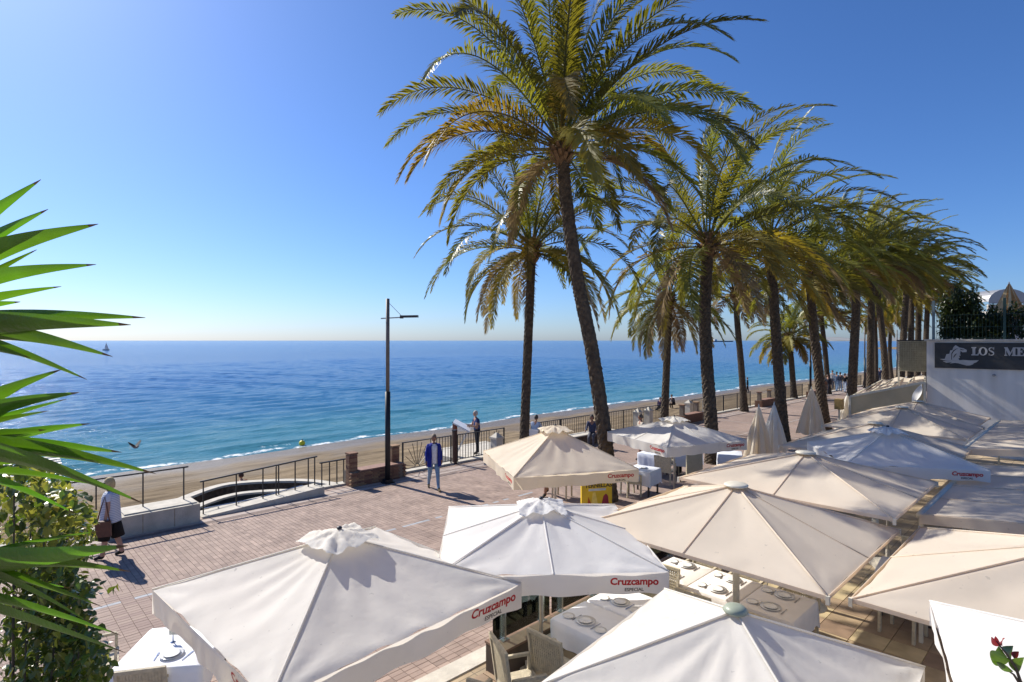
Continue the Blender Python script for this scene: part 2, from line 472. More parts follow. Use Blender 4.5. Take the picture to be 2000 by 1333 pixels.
Z += .30 * brk * np.exp(-((dd - crest) / np.where(dd > crest, .85, .38)) ** 2)
foam = .60 * np.exp(-((dd - .35 + .35 * np.sin(X * .9) + .2 * np.sin(X * 2.3)) / .7) ** 2)
foam = np.maximum(foam, .85 * brk * np.exp(-((dd - crest + .6) / .75) ** 2))
foam = np.maximum(foam, .34 * np.clip(1 - np.abs(dd - 1.0) / 1.4, 0, 1))
me = grid_mesh('sea', X, Y, Z, M['sea'])
fa = me.attributes.new('foam', 'FLOAT', 'POINT'); fa.data.foreach_set('value', foam.ravel().astype(np.float32))
sea = tag(link('sea', me), kind='structure')
mb = MB()
B = 60000
z0 = SEA_Z - .04
for (x0, x1, y0, y1) in ((-B, -68, 29, B), (167, B, 29, B), (-68, 167, 186, B)):
    mb.add([(x0, y0, z0), (x1, y0, z0), (x1, y1, z0), (x0, y1, z0)], [(0, 1, 2, 3)])
tag(mb.build('open_sea', M['open_sea']), kind='structure')

# low far shore and hills closing the bay
hx = np.linspace(1560, 2600, 120)
hh = 24 + 22 * np.sin(hx / 61.0) + 16 * np.sin(hx / 23.0 + 1) + 40 * np.clip((hx - 1650) / 500, 0, 1) - 40 * np.clip((1640 - hx) / 60, 0, 1)
hh = np.maximum(hh, 1)
dep = np.array([5600, 5900, 6300, 7200.])
prof = np.array([-.2, .35, 1.0, -.2])
X = np.zeros((4, 120)); Yw = X.copy(); Z = X.copy()
for q in range(4):
    for w in range(120):
        p = FW * dep[q] + RT * ((hx[w] - 1000) / FPX * dep[q])
        X[q, w], Yw[q, w], Z[q, w] = p[0], p[1], SEA_Z + hh[w] * prof[q]
M['hills'] = mat('hills', (.22, .23, .23), .95, .3, .004)
tag(link('distant_hills', grid_mesh('distant_hills', X, Yw, Z, M['hills'])), kind='structure')

# inland ground under everything
mb = MB()
mb.add([(-900, -900, -.3), (2600, -900, -.3), (2600, 17.1, -.3), (-900, 17.1, -.3)], [(0, 1, 2, 3)])
tag(mb.build('ground', M['sand']), kind='structure')

# promenade deck, coping and retaining wall to the beach
EDGE = 17.0
mb = MB()
mb.add([(-60, -40, 0), (420, -40, 0), (420, EDGE - .3, 0), (-60, EDGE - .3, 0)], [(0, 1, 2, 3)])
prom = tag(mb.build('promenade', M['paving']), kind='structure')
mb = MB()
for x0_, x1_ in ((-60, 4.45), (8.0, 420)): mb.box(((x0_ + x1_) / 2, EDGE - .15, -.02), (x1_ - x0_, .30, .16))
tag(mb.build('promenade_kerb', M['stone_pale']), kind='structure')
mb = MB()
for x0_, x1_ in ((-60, 4.45), (8.0, 420)): mb.box(((x0_ + x1_) / 2, EDGE + .06, -1.2), (x1_ - x0_, .2, 2.0))
mb.box((6.225, 16.72, -1.2), (3.54, .08, 2.1))
tag(mb.build('retaining_wall', M['concrete']), kind='structure')

# single pavers on the near stretch of promenade
PX0, PX1, PY0, PY1 = -3.0, 12.4, 6.3, 15.7
mb = MB(); mb.add([(PX0, PY0, .003), (PX1, PY0, .003), (PX1, PY1, .003), (PX0, PY1, .003)], [(0, 1, 2, 3)])
mb.build('joint_bed', M['joint'], prom)
pv = []
y = PY0; row = 0
while y < 12.3:                      # courses laid along the promenade
    x = PX0
    while x < PX1 - .19:
        pv.append((x + .1, y + .05, 0, 1 if abs(y - 11.9) < .06 and rng.random() < .6 else 0)); x += .2
    y += .1; row += 1
x = PX0; row = 0
while x < PX1 - .09:                 # courses laid towards the sea
    y = 12.32
    while y < PY1 - .19:
        pv.append((x + .05, y + .1, 1, 0)); y += .2
    x += .1; row += 1
pv = np.array(pv)
cyw = pv[:, 0] * FW[0] + pv[:, 1] * FW[1]; cxw = pv[:, 0] * RT[0] + pv[:, 1] * RT[1]
ppx = 1000 + FPX * cxw / cyw; ppy = 665.5 + FPX * CAM_H / cyw
vis = (cyw > 1) & (ppx > 205) & (ppx < 320) & (ppy > 1060) & (ppy < 1240)
vis &= (pv[:, 3] == 0)
cand = np.where(vis)[0]
cand = cand[np.argsort(cyw[cand])][:290]
single = np.zeros(len(pv), bool); single[cand] = True
def paver_verts(cx, cy, tall, z, dz):
    hx, hy = (.0466, .0988) if tall else (.0978, .0470)
    e = .0015
    return [(cx - hx, cy - hy, .001), (cx + hx, cy - hy, .001), (cx + hx, cy + hy, .001), (cx - hx, cy + hy, .001),
            (cx - hx + e, cy - hy + e, z), (cx + hx - e, cy - hy + e, z), (cx + hx - e, cy + hy - e, z + dz), (cx - hx + e, cy + hy - e, z + dz)]
PF = [(4, 5, 6, 7), (0, 1, 5, 4), (1, 2, 6, 5), (2, 3, 7, 6), (3, 0, 4, 7)]
pm = []
for tall in (0, 1):
    b_ = MB(); b_.add(paver_verts(0, 0, tall, .011, 0), PF); pm.append(b_.mesh('paver', M['paver']))
for i in np.where(single)[0]:
    o = link('paver', pm[int(pv[i, 2])], prom, (pv[i, 0], pv[i, 1], rng.uniform(-.001, .0015)))
rest = np.where(~single)[0]
for bl, nm, mt in ((0, 'pavers', M['paver']), (1, 'blue_pavers', M['paver_blue'])):
    idx = [i for i in rest if int(pv[i, 3]) == bl]
    V = np.array([paver_verts(pv[i, 0], pv[i, 1], int(pv[i, 2]), .011 + rng.uniform(-.0012, .0015), rng.uniform(-.0012, .0012)) for i in idx]).reshape(-1, 3)
    T = (np.array(PF)[None] + (np.arange(len(idx)) * 8)[:, None, None]).reshape(-1, 4)
    pme = np_mesh(nm, V, T, mt)
    tt = pme.attributes.new('tint', 'FLOAT', 'POINT'); tt.data.foreach_set('value', np.repeat(rng.normal(0, 1, len(idx)), 8).astype(np.float32))
    tag(link(nm, pme, prom), kind='stuff')

# pale border strips before the kerb
mb = MB()
for yy, w in ((15.86, .22), (16.2, .3)):
    mb.box((170, yy, .0), (345, w, .012))
mb.build('border_strip', M['stone_pale'] if False else mat('border_strip', (.40, .33, .29), .85, .15, 3, .3, 40), prom)
# long joint lines of the wide promenade fields further along
mb = MB()
for xx in np.arange(14.5, 120, 3.4): mb.box((xx, 11.0, .001), (.16, 9.4, .010))
for yy in (6.6, 9.0, 12.2): mb.box((66, yy, .0015), (104, .16, .011))
mb.build('field_band', mat('field_band', (.30, .245, .22), .85, .15, 3, .3, 40), prom)

# terrace platform, one step up from the promenade
TZ = .12
mb = MB(); mb.add([(-6, -12, TZ), (28.5, -12, TZ), (28.5, 5.95, TZ), (-6, 5.95, TZ)], [(0, 1, 2, 3)])
terr = tag(mb.build('terrace', M['terrace_floor']), kind='structure')
mb = MB(); mb.box((11.25, 6.1, .065), (34.5, .30, .15)); mb.build('kerb', M['stone_pale'], terr)
tmesh = MB().box((0, 0, .006), (.44, .44, .012)).mesh('floor_tile', M['terrace_tile'])
for i in range(14):
    for j in range(9):
        link('floor_tile', tmesh, terr, (6.6 + i * .45, .6 + j * .45, TZ + .001 + rng.uniform(0, .001)))
for i in range(7):
    for j in range(3):
        link('floor_tile', tmesh, terr, (3.0 + i * .45, 4.65 + j * .45, TZ + .001 + rng.uniform(0, .001)))
# ------------------------------------------------------------------ palms
M['trunk'] = mat('palm_bark', (.045, .034, .024), .95, .25, 9, .9, 22, col2=(.115, .085, .056))
M['boot'] = mat('palm_boot', (.14, .085, .045), .9, .3, 14, .6, 40, col2=(.24, .15, .08))
M['frond'] = mat('palm_frond', (.142, .152, .035), .42, .25, 1.2, trans=.45, tcol=(1.85, 1.6, .5), spec=.5, objrand=.3)
M['frond_old'] = mat('palm_frond_old', (.21, .18, .043), .55, .25, 1.2, trans=.42, tcol=(1.75, 1.4, .4), spec=.35, objrand=.3)
M['frond_dry'] = mat('palm_frond_dry', (.26, .19, .10), .7, .25, 2, trans=.3, spec=.2, objrand=.2)

def catmull(P, n):
    P = [np.array(p, float) for p in P]
    P = [2 * P[0] - P[1]] + P + [2 * P[-1] - P[-2]]
    out = []
    seg = len(P) - 3
    for k in range(n):
        t = k / (n - 1) * seg; i = min(int(t), seg - 1); u = t - i
        a, b, c, d = P[i:i + 4]
        out.append(.5 * ((2 * b) + (c - a) * u + (2 * a - 5 * b + 4 * c - d) * u * u + (3 * b - a - 3 * c + d) * u ** 3))
    return np.array(out)

def trunk_mesh(path, r, seed):
    rg = np.random.default_rng(seed)
    length = np.linalg.norm(np.diff(np.array(path), axis=0), axis=1).sum()
    n = max(30, int(length / .055)); m = 20
    C = catmull(path, n)
    h = np.linspace(0, 1, n)
    R = r * (1.18 * np.exp(-h * 14) * .35 + 1.0 - .18 * h)
    th = np.linspace(0, 2 * np.pi, m, endpoint=False)
    V = np.zeros((n, m, 3))
    L = h * length
    pat = .17 * np.abs(np.sin(th[None] * 4.5 + L[:, None] * 15)) * np.abs(np.sin(th[None] * 4.5 - L[:, None] * 15))
    ring = .06 * ((L[:, None] * 9 + .15 * np.sin(3 * th[None])) % 1.0)
    rr = R[:, None] * (1 - .04 + pat + ring + rg.normal(size=(n, m)) * .022)
    V[..., 0] = C[:, 0, None] + rr * np.cos(th)[None]; V[..., 1] = C[:, 1, None] + rr * np.sin(th)[None]; V[..., 2] = C[:, 2, None]
    i = np.arange(n * m).reshape(n, m); j = np.roll(i, -1, 1)
    Q = np.stack([i[:-1].ravel(), j[:-1].ravel(), j[1:].ravel(), i[1:].ravel()], 1)
    return np_mesh('trunk', V.reshape(-1, 3), Q, M['trunk'], False), C

def boot_mesh(r, seed, hgt):
    """bulge of cut leaf bases under the crown"""
    rg = random.Random(seed); mb = MB()
    mb.lathe([(r * .75, -hgt * .62), (r * 1.05, -hgt * .35), (r * 1.25, 0), (r * 1.1, hgt * .3), (r * .7, hgt * .6)], 14)
    for k in range(46):
        z = -hgt * .55 + hgt * 1.0 * k / 46; a = k * 2.39996
        rad = r * (.85 + .4 * math.sin(math.pi * (k / 46)))
        p = Vector((math.cos(a) * rad, math.sin(a) * rad, z)); q = p + Vector((math.cos(a) * .16, math.sin(a) * .16, .13 + .1 * rg.random())) * rg.uniform(.7, 1.4)
        mb.bar(p, q, .10, .035)
    return mb.mesh('boot', M['boot'])

def frond_mesh(rg, az, el, L, wind, grav, nl, wid, lmax, matl, thin=1.0):
    n = 22
    d = np.array([math.cos(az) * math.cos(el), math.sin(az) * math.cos(el), math.sin(el)])
    pts = [np.array([math.cos(az), math.sin(az), 0]) * .12]; dirs = [d]
    ds = L / (n - 1)
    for i in range(1, n):
        s = i / (n - 1)
        d = d + (np.array([0, 0, -1.0]) * grav * (.12 + 2.5 * s) + wind * (.3 + 1.6 * s)) * ds / L * 1.0
        d = d / np.linalg.norm(d)
        pts.append(pts[-1] + d * ds); dirs.append(d)
    P = np.array(pts); D = np.array(dirs)
    up = np.array([0, 0, 1.0])
    S = np.cross(D, up); ln = np.linalg.norm(S, axis=1, keepdims=True)
    side0 = np.array([-math.sin(az), math.cos(az), 0])
    S = np.where(ln > .25, S / np.maximum(ln, 1e-6), side0)
    for i in range(1, n):
        if np.dot(S[i], S[i - 1]) < 0: S[i] = -S[i]
    roll = rg.normal() * .35
    U = np.cross(S, D); U /= np.linalg.norm(U, axis=1, keepdims=True)
    if U[2, 2] < 0: U = -U
    c, s_ = math.cos(roll), math.sin(roll)
    S, U = S * c + U * s_, U * c - S * s_
    V = []; T = []
    # rachis
    w0 = .035 * thin
    for i in range(0, n):
        w = w0 * (1 - .85 * i / (n - 1)) + .003
        V += [P[i] - S[i] * w, P[i] + S[i] * w, P[i] - U[i] * w]
    for i in range(n - 1):
        a = i * 3; b = a + 3
        for x, y in ((0, 1), (1, 2), (2, 0)):
            T += [(a + x, a + y, b + y), (a + x, b + y, b + x)]
    V = np.array(V); T = np.array(T)
    # leaflets
    t = np.linspace(.13, .995, nl)
    t = np.repeat(t, 2) + rg.normal(size=2 * nl) * .003
    sg = np.tile([1.0, -1.0], nl)
    f = np.clip(t, 0, 1) * (n - 1); i0 = np.minimum(f.astype(int), n - 2); u = (f - i0)[:, None]
    p = P[i0] * (1 - u) + P[i0 + 1] * u; dv = D[i0] * (1 - u) + D[i0 + 1] * u
    sv = (S[i0] * (1 - u) + S[i0 + 1] * u) * sg[:, None]; uv = U[i0] * (1 - u) + U[i0 + 1] * u
    ang = np.radians(64 - 36 * t + rg.normal(size=len(t)) * 7)
    lift = np.radians(26 - 18 * t + rg.normal(size=len(t)) * 11)
    ld = dv * np.cos(ang)[:, None] + (sv * np.cos(lift)[:, None] + uv * np.sin(lift)[:, None]) * np.sin(ang)[:, None]
    ll = lmax * (np.clip(np.sin(np.pi * np.clip(.16 + .80 * t, 0, 1)), 0, 1) ** .6) * (1 + rg.normal(size=len(t)) * .1)
    ll = np.maximum(ll, .05)
    wd = wid * (.7 + .3 * np.sin(np.pi * t))
    wv = np.cross(ld, uv); wv /= np.maximum(np.linalg.norm(wv, axis=1, keepdims=True), 1e-6)
    wv = wv + uv * .45 * sg[:, None]
    drop = np.zeros_like(ld); drop[:, 2] = -1
    drop = drop + wind[None] * 1.2
    mid = p + ld * (ll * .55)[:, None] + drop * (ll * .04)[:, None]
    tip = p + ld * (ll * .98)[:, None] + drop * (ll * .20)[:, None]
    hw = (wd * .54)[:, None]
    LV = np.stack([p - wv * hw * .4, p + wv * hw * .4, mid + wv * hw, mid - wv * hw, tip], 1).reshape(-1, 3)
    o = len(V) + np.arange(len(t))[:, None] * 5
    LT = np.concatenate([o + np.array([[0, 1, 2]]), o + np.array([[0, 2, 3]]), o + np.array([[3, 2, 4]])])
    return np_mesh('frond', np.concatenate([V, LV]), np.concatenate([T, LT]), matl)

WIND = np.array([RT[0], RT[1], 0.05])

def palm(label, px, yd, L, n, r, wind, seed, nl=64, wid=.028, lmax=.42, group='palms along the promenade', dry=3, low=-.2, base_z=0.0, droop=.45):
    rg = np.random.default_rng(seed); r *= .9
    pts = [A(x, y, yd) for x, y in px]
    b = pts[0].copy(); b.z = base_z
    pts[0] = b
    root = thing('palm_tree', label, 'palm tree', b, 0, group)
    loc = [np.array(p - b) for p in pts]
    loc[0][2] = -.05
    me, C = trunk_mesh(loc, r, seed)
    link('trunk', me, root)
    top = C[-1]
    bh = .85 if nl > 50 else .7
    link('boot', boot_mesh(r, seed, bh), root, tuple(top))
    hub = top + np.array([0, 0, bh * .4])
    ga = 2.39996
    for k in range(n):
        q = k / (n - 1)
        el = math.radians(86) + (low - math.radians(86)) * q ** .85 + rg.normal() * .09
        az = k * ga + rg.normal() * .18
        gl = (.95 + droop * q) * rg.uniform(.75, 1.25)
        Lk = L * (.72 + .3 * math.sin(math.pi * min(1, .25 + q * .8))) * rg.uniform(.9, 1.08)
        w = WIND * wind * rg.uniform(.6, 1.3)
        if k >= n - dry: mt = M['frond_dry']
        elif q > .6 and rg.random() < .5: mt = M['frond_old']
        else: mt = M['frond']
        me = frond_mesh(rg, az, el, Lk, w, gl, nl, wid, lmax, mt)
        hz = hub + np.array([0, 0, -.55 * bh * q])
        link('frond', me, root, tuple(hz))
    return root

palm('tall near palm with leaning trunk and the biggest crown, cut by the top edge',
     [(1188, 978), (1183, 870), (1157, 690), (1129, 550), (1107, 400), (1098, 290)], 16.4, 6.0, 54, .225, .2, 11, nl=125, wid=.042, lmax=.64, low=-.02, droop=.35, dry=2)
palm('slim palm left of the biggest palm, trunk beside the seated man in blue',
     [(1021, 907), (1024, 850), (1030, 700), (1036, 560), (1039, 490)], 21.4, 5.1, 54, .19, .12, 12, nl=84, wid=.036, lmax=.48, low=-.45, dry=4, droop=.6)
palm('thick-trunked palm right behind the beige board and the white umbrella',
     [(1393, 905), (1389, 830), (1380, 700), (1377, 600), (1383, 480)], 21.4, 6.0, 44, .26, .5, 13, nl=96, wid=.042, lmax=.62)
palm('thin sea-side palm whose trunk stands between the two thick trunks, over the beach sitters',
     [(1296, 846), (1301, 740), (1305, 640), (1306, 590)], 28.3, 4.3, 48, .20, .2, 14, nl=70, wid=.04, lmax=.46, low=-.6, dry=6, droop=.7)
palm('tall palm rising beside the pair of closed umbrellas',
     [(1531, 864), (1521, 730), (1511, 580), (1504, 470)], 25.8, 5.8, 42, .25, .55, 15, nl=80, wid=.046, lmax=.62)
palm('palm rising just behind the single closed cream umbrella',
     [(1613, 839), (1601, 745), (1588, 630), (1582, 545)], 29.2, 4.9, 42, .26, .7, 16, nl=72, wid=0.046, lmax=.56)
palm('sea-side palm with its foot clear on the paving, next to the pale bollards',
     [(1454, 804), (1448, 720), (1440, 630), (1437, 575)], 36.9, 4.6, 48, .22, .45, 17, nl=62, wid=0.049, lmax=.56, dry=6)
palm('short yellowish palm low against the sea, beyond the bollards',
     [(1551, 778), (1546, 710), (1541, 660)], 45.2, 3.6, 42, .24, .3, 18, nl=52, wid=0.058, lmax=.56, low=-.6)
palm('palm trunk standing right of the strolling group, left of the pergola roof',
     [(1661, 820), (1667, 700), (1672, 600), (1670, 525)], 32.9, 4.9, 48, .27, .75, 19, nl=67, wid=0.049, lmax=.56)
palm('straight palm rising behind the middle of the pergola roof',
     [(1700, 797), (1700, 700), (1702, 600), (1700, 518)], 35.8, 4.9, 46, .24, .7, 20, nl=62, wid=0.052, lmax=.56)
palm('palm curving left at its foot, rising behind the pergola roof near the lattice screen',
     [(1733, 782), (1727, 690), (1716, 590), (1711, 522)], 38.0, 4.8, 46, .22, .8, 21, nl=60, wid=0.052, lmax=.56)
palm('palm rising directly left of the lattice screen',
     [(1758, 778), (1763, 680), (1769, 590), (1771, 530)], 41.0, 4.8, 46, .24, .75, 22, nl=57, wid=0.055, lmax=.56)
palm('thin sea-side palm above the strolling group',
     [(1618, 762), (1612, 690), (1605, 630), (1603, 610)], 49.0, 4.4, 42, .22, .5, 23, nl=52, wid=0.061, lmax=.56, dry=8)
palm('far thin palm trunk between the straight palm and the curving palm',
     [(1711, 753), (1711, 690), (1709, 620)], 58.5, 4.2, 36, .22, .6, 24, nl=45, wid=0.072, lmax=.56)
palm('far thin palm trunk between the curving palm and the lattice screen',
     [(1742, 746), (1738, 690), (1740, 625)], 63.0, 4.2, 36, .22, .7, 25, nl=45, wid=0.072, lmax=.56)
palm('palm trunk rising behind the lattice screen, nearest to the green post',
     [(1778, 780), (1779, 680), (1781, 555)], 44.5, 4.8, 46, .24, .85, 26, nl=55, wid=0.058, lmax=.56)
palm('palm rising behind the lattice screen, middle one of three trunks there',
     [(1791, 772), (1793, 680), (1795, 570)], 48.0, 4.7, 44, .26, .9, 27, nl=52, wid=0.061, lmax=.56)
palm('last palm of the row, its crown swept over the dark hedge',
     [(1806, 765), (1808, 680), (1812, 585)], 52.0, 4.7, 42, .26, .95, 28, nl=50, wid=0.064, lmax=.56)
# ------------------------------------------------------------------ umbrellas
def text_mesh(txt, size, offset=0.0, extrude=.001, align='CENTER'):
    cu = bpy.data.curves.new('lettering', 'FONT'); cu.body = txt; cu.size = size; cu.offset = offset; cu.extrude = extrude
    cu.align_x = align; cu.resolution_u = 3
    o = bpy.data.objects.new('lettering_tmp', cu); COL.objects.link(o)
    me = bpy.data.meshes.new_from_object(o.evaluated_get(bpy.context.evaluated_depsgraph_get()))
    bpy.data.objects.remove(o); bpy.data.curves.remove(cu)
    me.name = 'lettering'
    return me

EDGES = [((1, 0), (0, -1)), ((0, 1), (1, 0)), ((-1, 0), (0, 1)), ((0, -1), (-1, 0))]

def canopy_mesh(ax, ay, ze, za, m, sag=.07, mid=False, seed=0, n=56, wrinkle=.012, mound=0.0):
    rg = np.random.default_rng(seed)
    u = np.linspace(-1, 1, n + 1)
    U, V = np.meshgrid(u, u)
    a, b = np.abs(U), np.abs(V)
    mx = np.maximum(a, b); mn = np.minimum(a, b)
    ratio = mn / np.maximum(mx, 1e-6)
    Z = za + (ze - za) * mx
    if mid:
        s = np.abs(np.sin(np.pi * ratio)) * .75
    else:
        s = 1 - ratio ** 2
    Z -= sag * np.sin(np.pi * np.clip(mx, 0, 1) * .92) ** 1.0 * s
    Z += mound * (1 - mx)
    # slack folds running across the panels near the hem and the cap
    ph = rg.uniform(0, 6, 4)
    ang = np.arctan2(V, U)
    Z += wrinkle * np.sin(ang * 17 + ph[0] + 3 * mx) * np.clip(1 - mx * 1.15, 0, 1) * mx * 4 * s
    Z += wrinkle * .8 * np.sin((U + V) * 13 + ph[1] + np.sin(U * 5) * 1.5) * mx ** 2 * s * .7
    # tension folds pulling out of the four corners and slack ripples along the hem
    cd = np.sqrt((1 - a) ** 2 + (1 - b) ** 2); ca = np.arctan2(1 - b, np.maximum(1 - a, 1e-6))
    Z += wrinkle * 1.1 * np.sin(ca * 15 + ph[2]) * np.exp(-(cd / .42) ** 2) * np.clip(cd * 4, 0, 1)
    Z += wrinkle * .9 * np.sin(np.where(a > b, V, U) * 21 + ph[3] + np.sin(U * 3 + V * 4)) * np.exp(-((1 - mx) / .13) ** 2) * s
    lo = sum(np.sin(U * k1 + V * k2 + p_) for k1, k2, p_ in rg.uniform(-6, 6, (5, 3)))
    Z += wrinkle * .35 * lo * s
    hang = 1 - .02 * s * (mx > .99)
    X = (U * ax * hang).ravel(); Y = (V * ay * hang).ravel()
    i = np.arange((n + 1) ** 2).reshape(n + 1, n + 1)
    a_, b_, c_, d_ = i[:-1, :-1].ravel(), i[:-1, 1:].ravel(), i[1:, 1:].ravel(), i[1:, :-1].ravel()
    cu = .5 * (U[:-1, :-1] + U[1:, 1:]).ravel(); cv = .5 * (V[:-1, :-1] + V[1:, 1:]).ravel()
    pos = cu * cv > 0                     # every cell splits along the hip that it lies on
    T = np.concatenate([np.stack([a_, b_, c_], 1)[pos], np.stack([a_, c_, d_], 1)[pos], np.stack([a_, b_, d_], 1)[~pos], np.stack([b_, c_, d_], 1)[~pos]])
    return np_mesh('canopy', np.stack([X, Y, Z.ravel()], 1), T, m, True)

def lettering(root, txt, size, k, at_, h, ax, ay, ze, vh, mt, flare, off=0.0, name='lettering'):
    """print on the valance of edge k, centred at fraction at_ along it, h below the hem"""
    me = text_mesh(txt, size, off, 0.0)
    (tx, ty), (nx, ny) = EDGES[k]
    half = ax if k % 2 == 0 else ay; out = ay if k % 2 == 0 else ax
    for v in me.vertices:
        a = at_ * half + v.co.x; hh = h - v.co.y
        o = valance_out(a / half, hh / vh, flare) + .006 + v.co.z
        v.co = (tx * a + nx * (out + o), ty * a + ny * (out + o), ze - hh)
    me.materials.append(mt)
    return link(name, me, root)

def valance_out(a, h, flare):
    return h * flare + .020 * math.sin(a * 7 + 1) * h + .010 * math.sin(a * 19 + 2) * h

def market_umbrella(label, c, rot, side, ze, za, cloth, vh=.24, mid=False, text=True, seed=1, txt='Cruzcampo', group='square umbrellas with printed valances', floor=0.0, flare=-.03, tsize=.17, cap=True, ribs=True, pole_m='pole', skip_text=(), tpos=.70):
    root = thing('market_umbrella', label, 'umbrella', (c[0], c[1], floor), math.radians(rot), group)
    ze -= floor; za -= floor
    h = side / 2
    cm = M[cloth]
    can = link('canopy', canopy_mesh(h, h, ze, za, cm, .05, mid, seed), root)
    vals = []
    n = 40
    for k, ((tx, ty), (nx, ny)) in enumerate(EDGES):
        aa = np.linspace(-1, 1, n + 1); hh = np.linspace(0, 1, 6)
        AA, HH = np.meshgrid(aa, hh)
        O = np.vectorize(lambda a, q: valance_out(a, q, flare))(AA, HH)
        hem = vh * (1 + .04 * np.sin(AA * 14 + k))
        X = tx * AA * h + nx * (h + O + .001); Y = ty * AA * h + ny * (h + O + .001)
        zb = ze - (.05 * 0) * (1 - AA ** 2)
        Z = zb - HH * hem
        vals.append(link('valance', grid_mesh('valance', X, Y, Z, cm), root))
    for sx in (-1, 1):
        for sy in (-1, 1):
            mb = MB(); P = []
            for i in range(13):
                q = i / 12; P.append((sx * h * q, sy * h * q, za + (ze - za) * q + .006))
            mb.tube(P, .009, 5); mb.build('seam', cm, can, smooth=True)
    if mid:
        for (nx, ny) in ((1, 0), (-1, 0), (0, 1), (0, -1)):
            P = [(nx * h * q, ny * h * q, za + (ze - za) * q + .006) for q in (0, .25, .5, .75, 1)]
            MB().tube(P, .008, 5).build('seam', cm, can)
    if cap:
        u = np.linspace(-1, 1, 33); U, V = np.meshgrid(u, u)
        rg = np.random.default_rng(seed + 5)
        mx = np.maximum(np.abs(U), np.abs(V)); ang = np.arctan2(V, U)
        cs = .19 * side / 2 * 1.25
        Z = za + .075 - (.11 * mx ** 1.2) * 1.0
        Z += (.024 * np.sin(ang * 7 + seed + 2 * U) + .016 * np.sin(ang * 13 + 2 * seed + 3 * V) + .012 * np.sin(U * 9 + V * 5 + seed)) * np.clip(mx * 1.4, 0, 1) * np.clip(1.15 - mx * .6, 0, 1) + rg.normal(size=U.shape) * .004
        Z += .03 * mx ** 3 * np.clip(np.sin(ang * 4 + math.pi / 2 * 0), 0, 1)
        vc = link('vent_cap', grid_mesh('vent_cap', U * cs, V * cs, Z, cm), root)
        MB().ball((0, 0, za + .085), (.03, .03, .02)).build('finial', M['dark_metal'], vc, smooth=True)
    MB().tube([(0, 0, 0.02), (0, 0, za - .02)], .026, 12).build('pole', M[pole_m], root, smooth=True)
    MB().box((0, 0, .03), (.55, .55, .06)).box((0, 0, .09), (.4, .4, .06)).tube([(0, 0, .1), (0, 0, .35)], .035, 10).build('base', M['concrete'], root)
    if ribs:
        for k in range(8):
            if not mid and k % 2 == 0: continue
            a = k * math.pi / 4
            ln = h * (1.414 if k % 2 else 1.0) * .97
            d = Vector((math.cos(a), math.sin(a), 0))
            ph = za - .07; pe = ze - .03
            MB().bar((0, 0, ph), d * ln + Vector((0, 0, pe)), .018, .028).bar(d * .03 + Vector((0, 0, ze - .32)), d * ln * .5 + Vector((0, 0, (ph + pe) / 2)), .014, .02).build('rib', M[pole_m], root)
        MB().tube([(0, 0, ze - .36), (0, 0, ze - .28)], .05, 10).build('runner', M['dark_metal'], root)
    if text:
        for k in range(4):
            if k in skip_text: continue
            lettering(vals[k], txt, tsize, k, tpos, vh * .56, h, h, ze, vh, M['red_text'], flare, .004)
            lettering(vals[k], 'ESPECIAL', tsize * .46, k, tpos, vh * .86, h, h, ze, vh, M['black_text'], flare, .001)
    return root

market_umbrella('big off-white umbrella at the front left, its crumpled vent cap untied', (2.93, 5.72), 3.4, 2.79, 1.94, 2.49, 'cloth_white', vh=.26, seed=2, tsize=.135, floor=0.0)
market_umbrella('bright white front umbrella with a bulging cap and its pole showing below', (5.54, 5.18), -41, 2.6, 2.02, 2.42, 'cloth_bright', vh=.25, mid=True, seed=3, floor=TZ, tsize=.115)
market_umbrella('cream umbrella before the walking man, yellow poster under its edge', (9.3, 8.27), -28.5, 2.63, 2.0, 2.675, 'cloth_cream', vh=.25, seed=5, tsize=.12)
market_umbrella('white umbrella over blue-clothed tables, in front of the thick palm trunk', (13.96, 8.09), -20, 2.6, 2.0, 2.46, 'cloth_white', vh=.25, mid=True, seed=6, tsize=.125)
market_umbrella('bright white umbrella striped with palm shadow between the cream terrace umbrellas', (13.15, 2.93), -56, 2.3, 2.34, 2.82, 'cloth_bright', vh=.2, seed=7, floor=TZ, tsize=.10)
# nearest pale umbrella: slack cloth, green plastic button instead of a vent
u3 = market_umbrella('nearest pale umbrella at the bottom edge, green button on its slack top', (4.31, 1.97), 5.8, 2.22, 1.99, 2.50, 'cloth_white', vh=.2, seed=8, floor=TZ, cap=False, text=False)
MB().lathe([(.085, 0), (.095, .015), (.07, .045), (.03, .055), (.001, .057)], 20, (0, 0, 2.50 - TZ - .005)).build('button', mat('button_plastic', (.30, .33, .25), .4, .1), u3, smooth=True)
u4 = market_umbrella('dazzling white umbrella in the bottom right corner behind the red-tipped sprig', (5.10, -.54), 14, 2.6, 2.33, 2.78, 'cloth_bright', vh=.2, seed=9, floor=TZ, text=False)

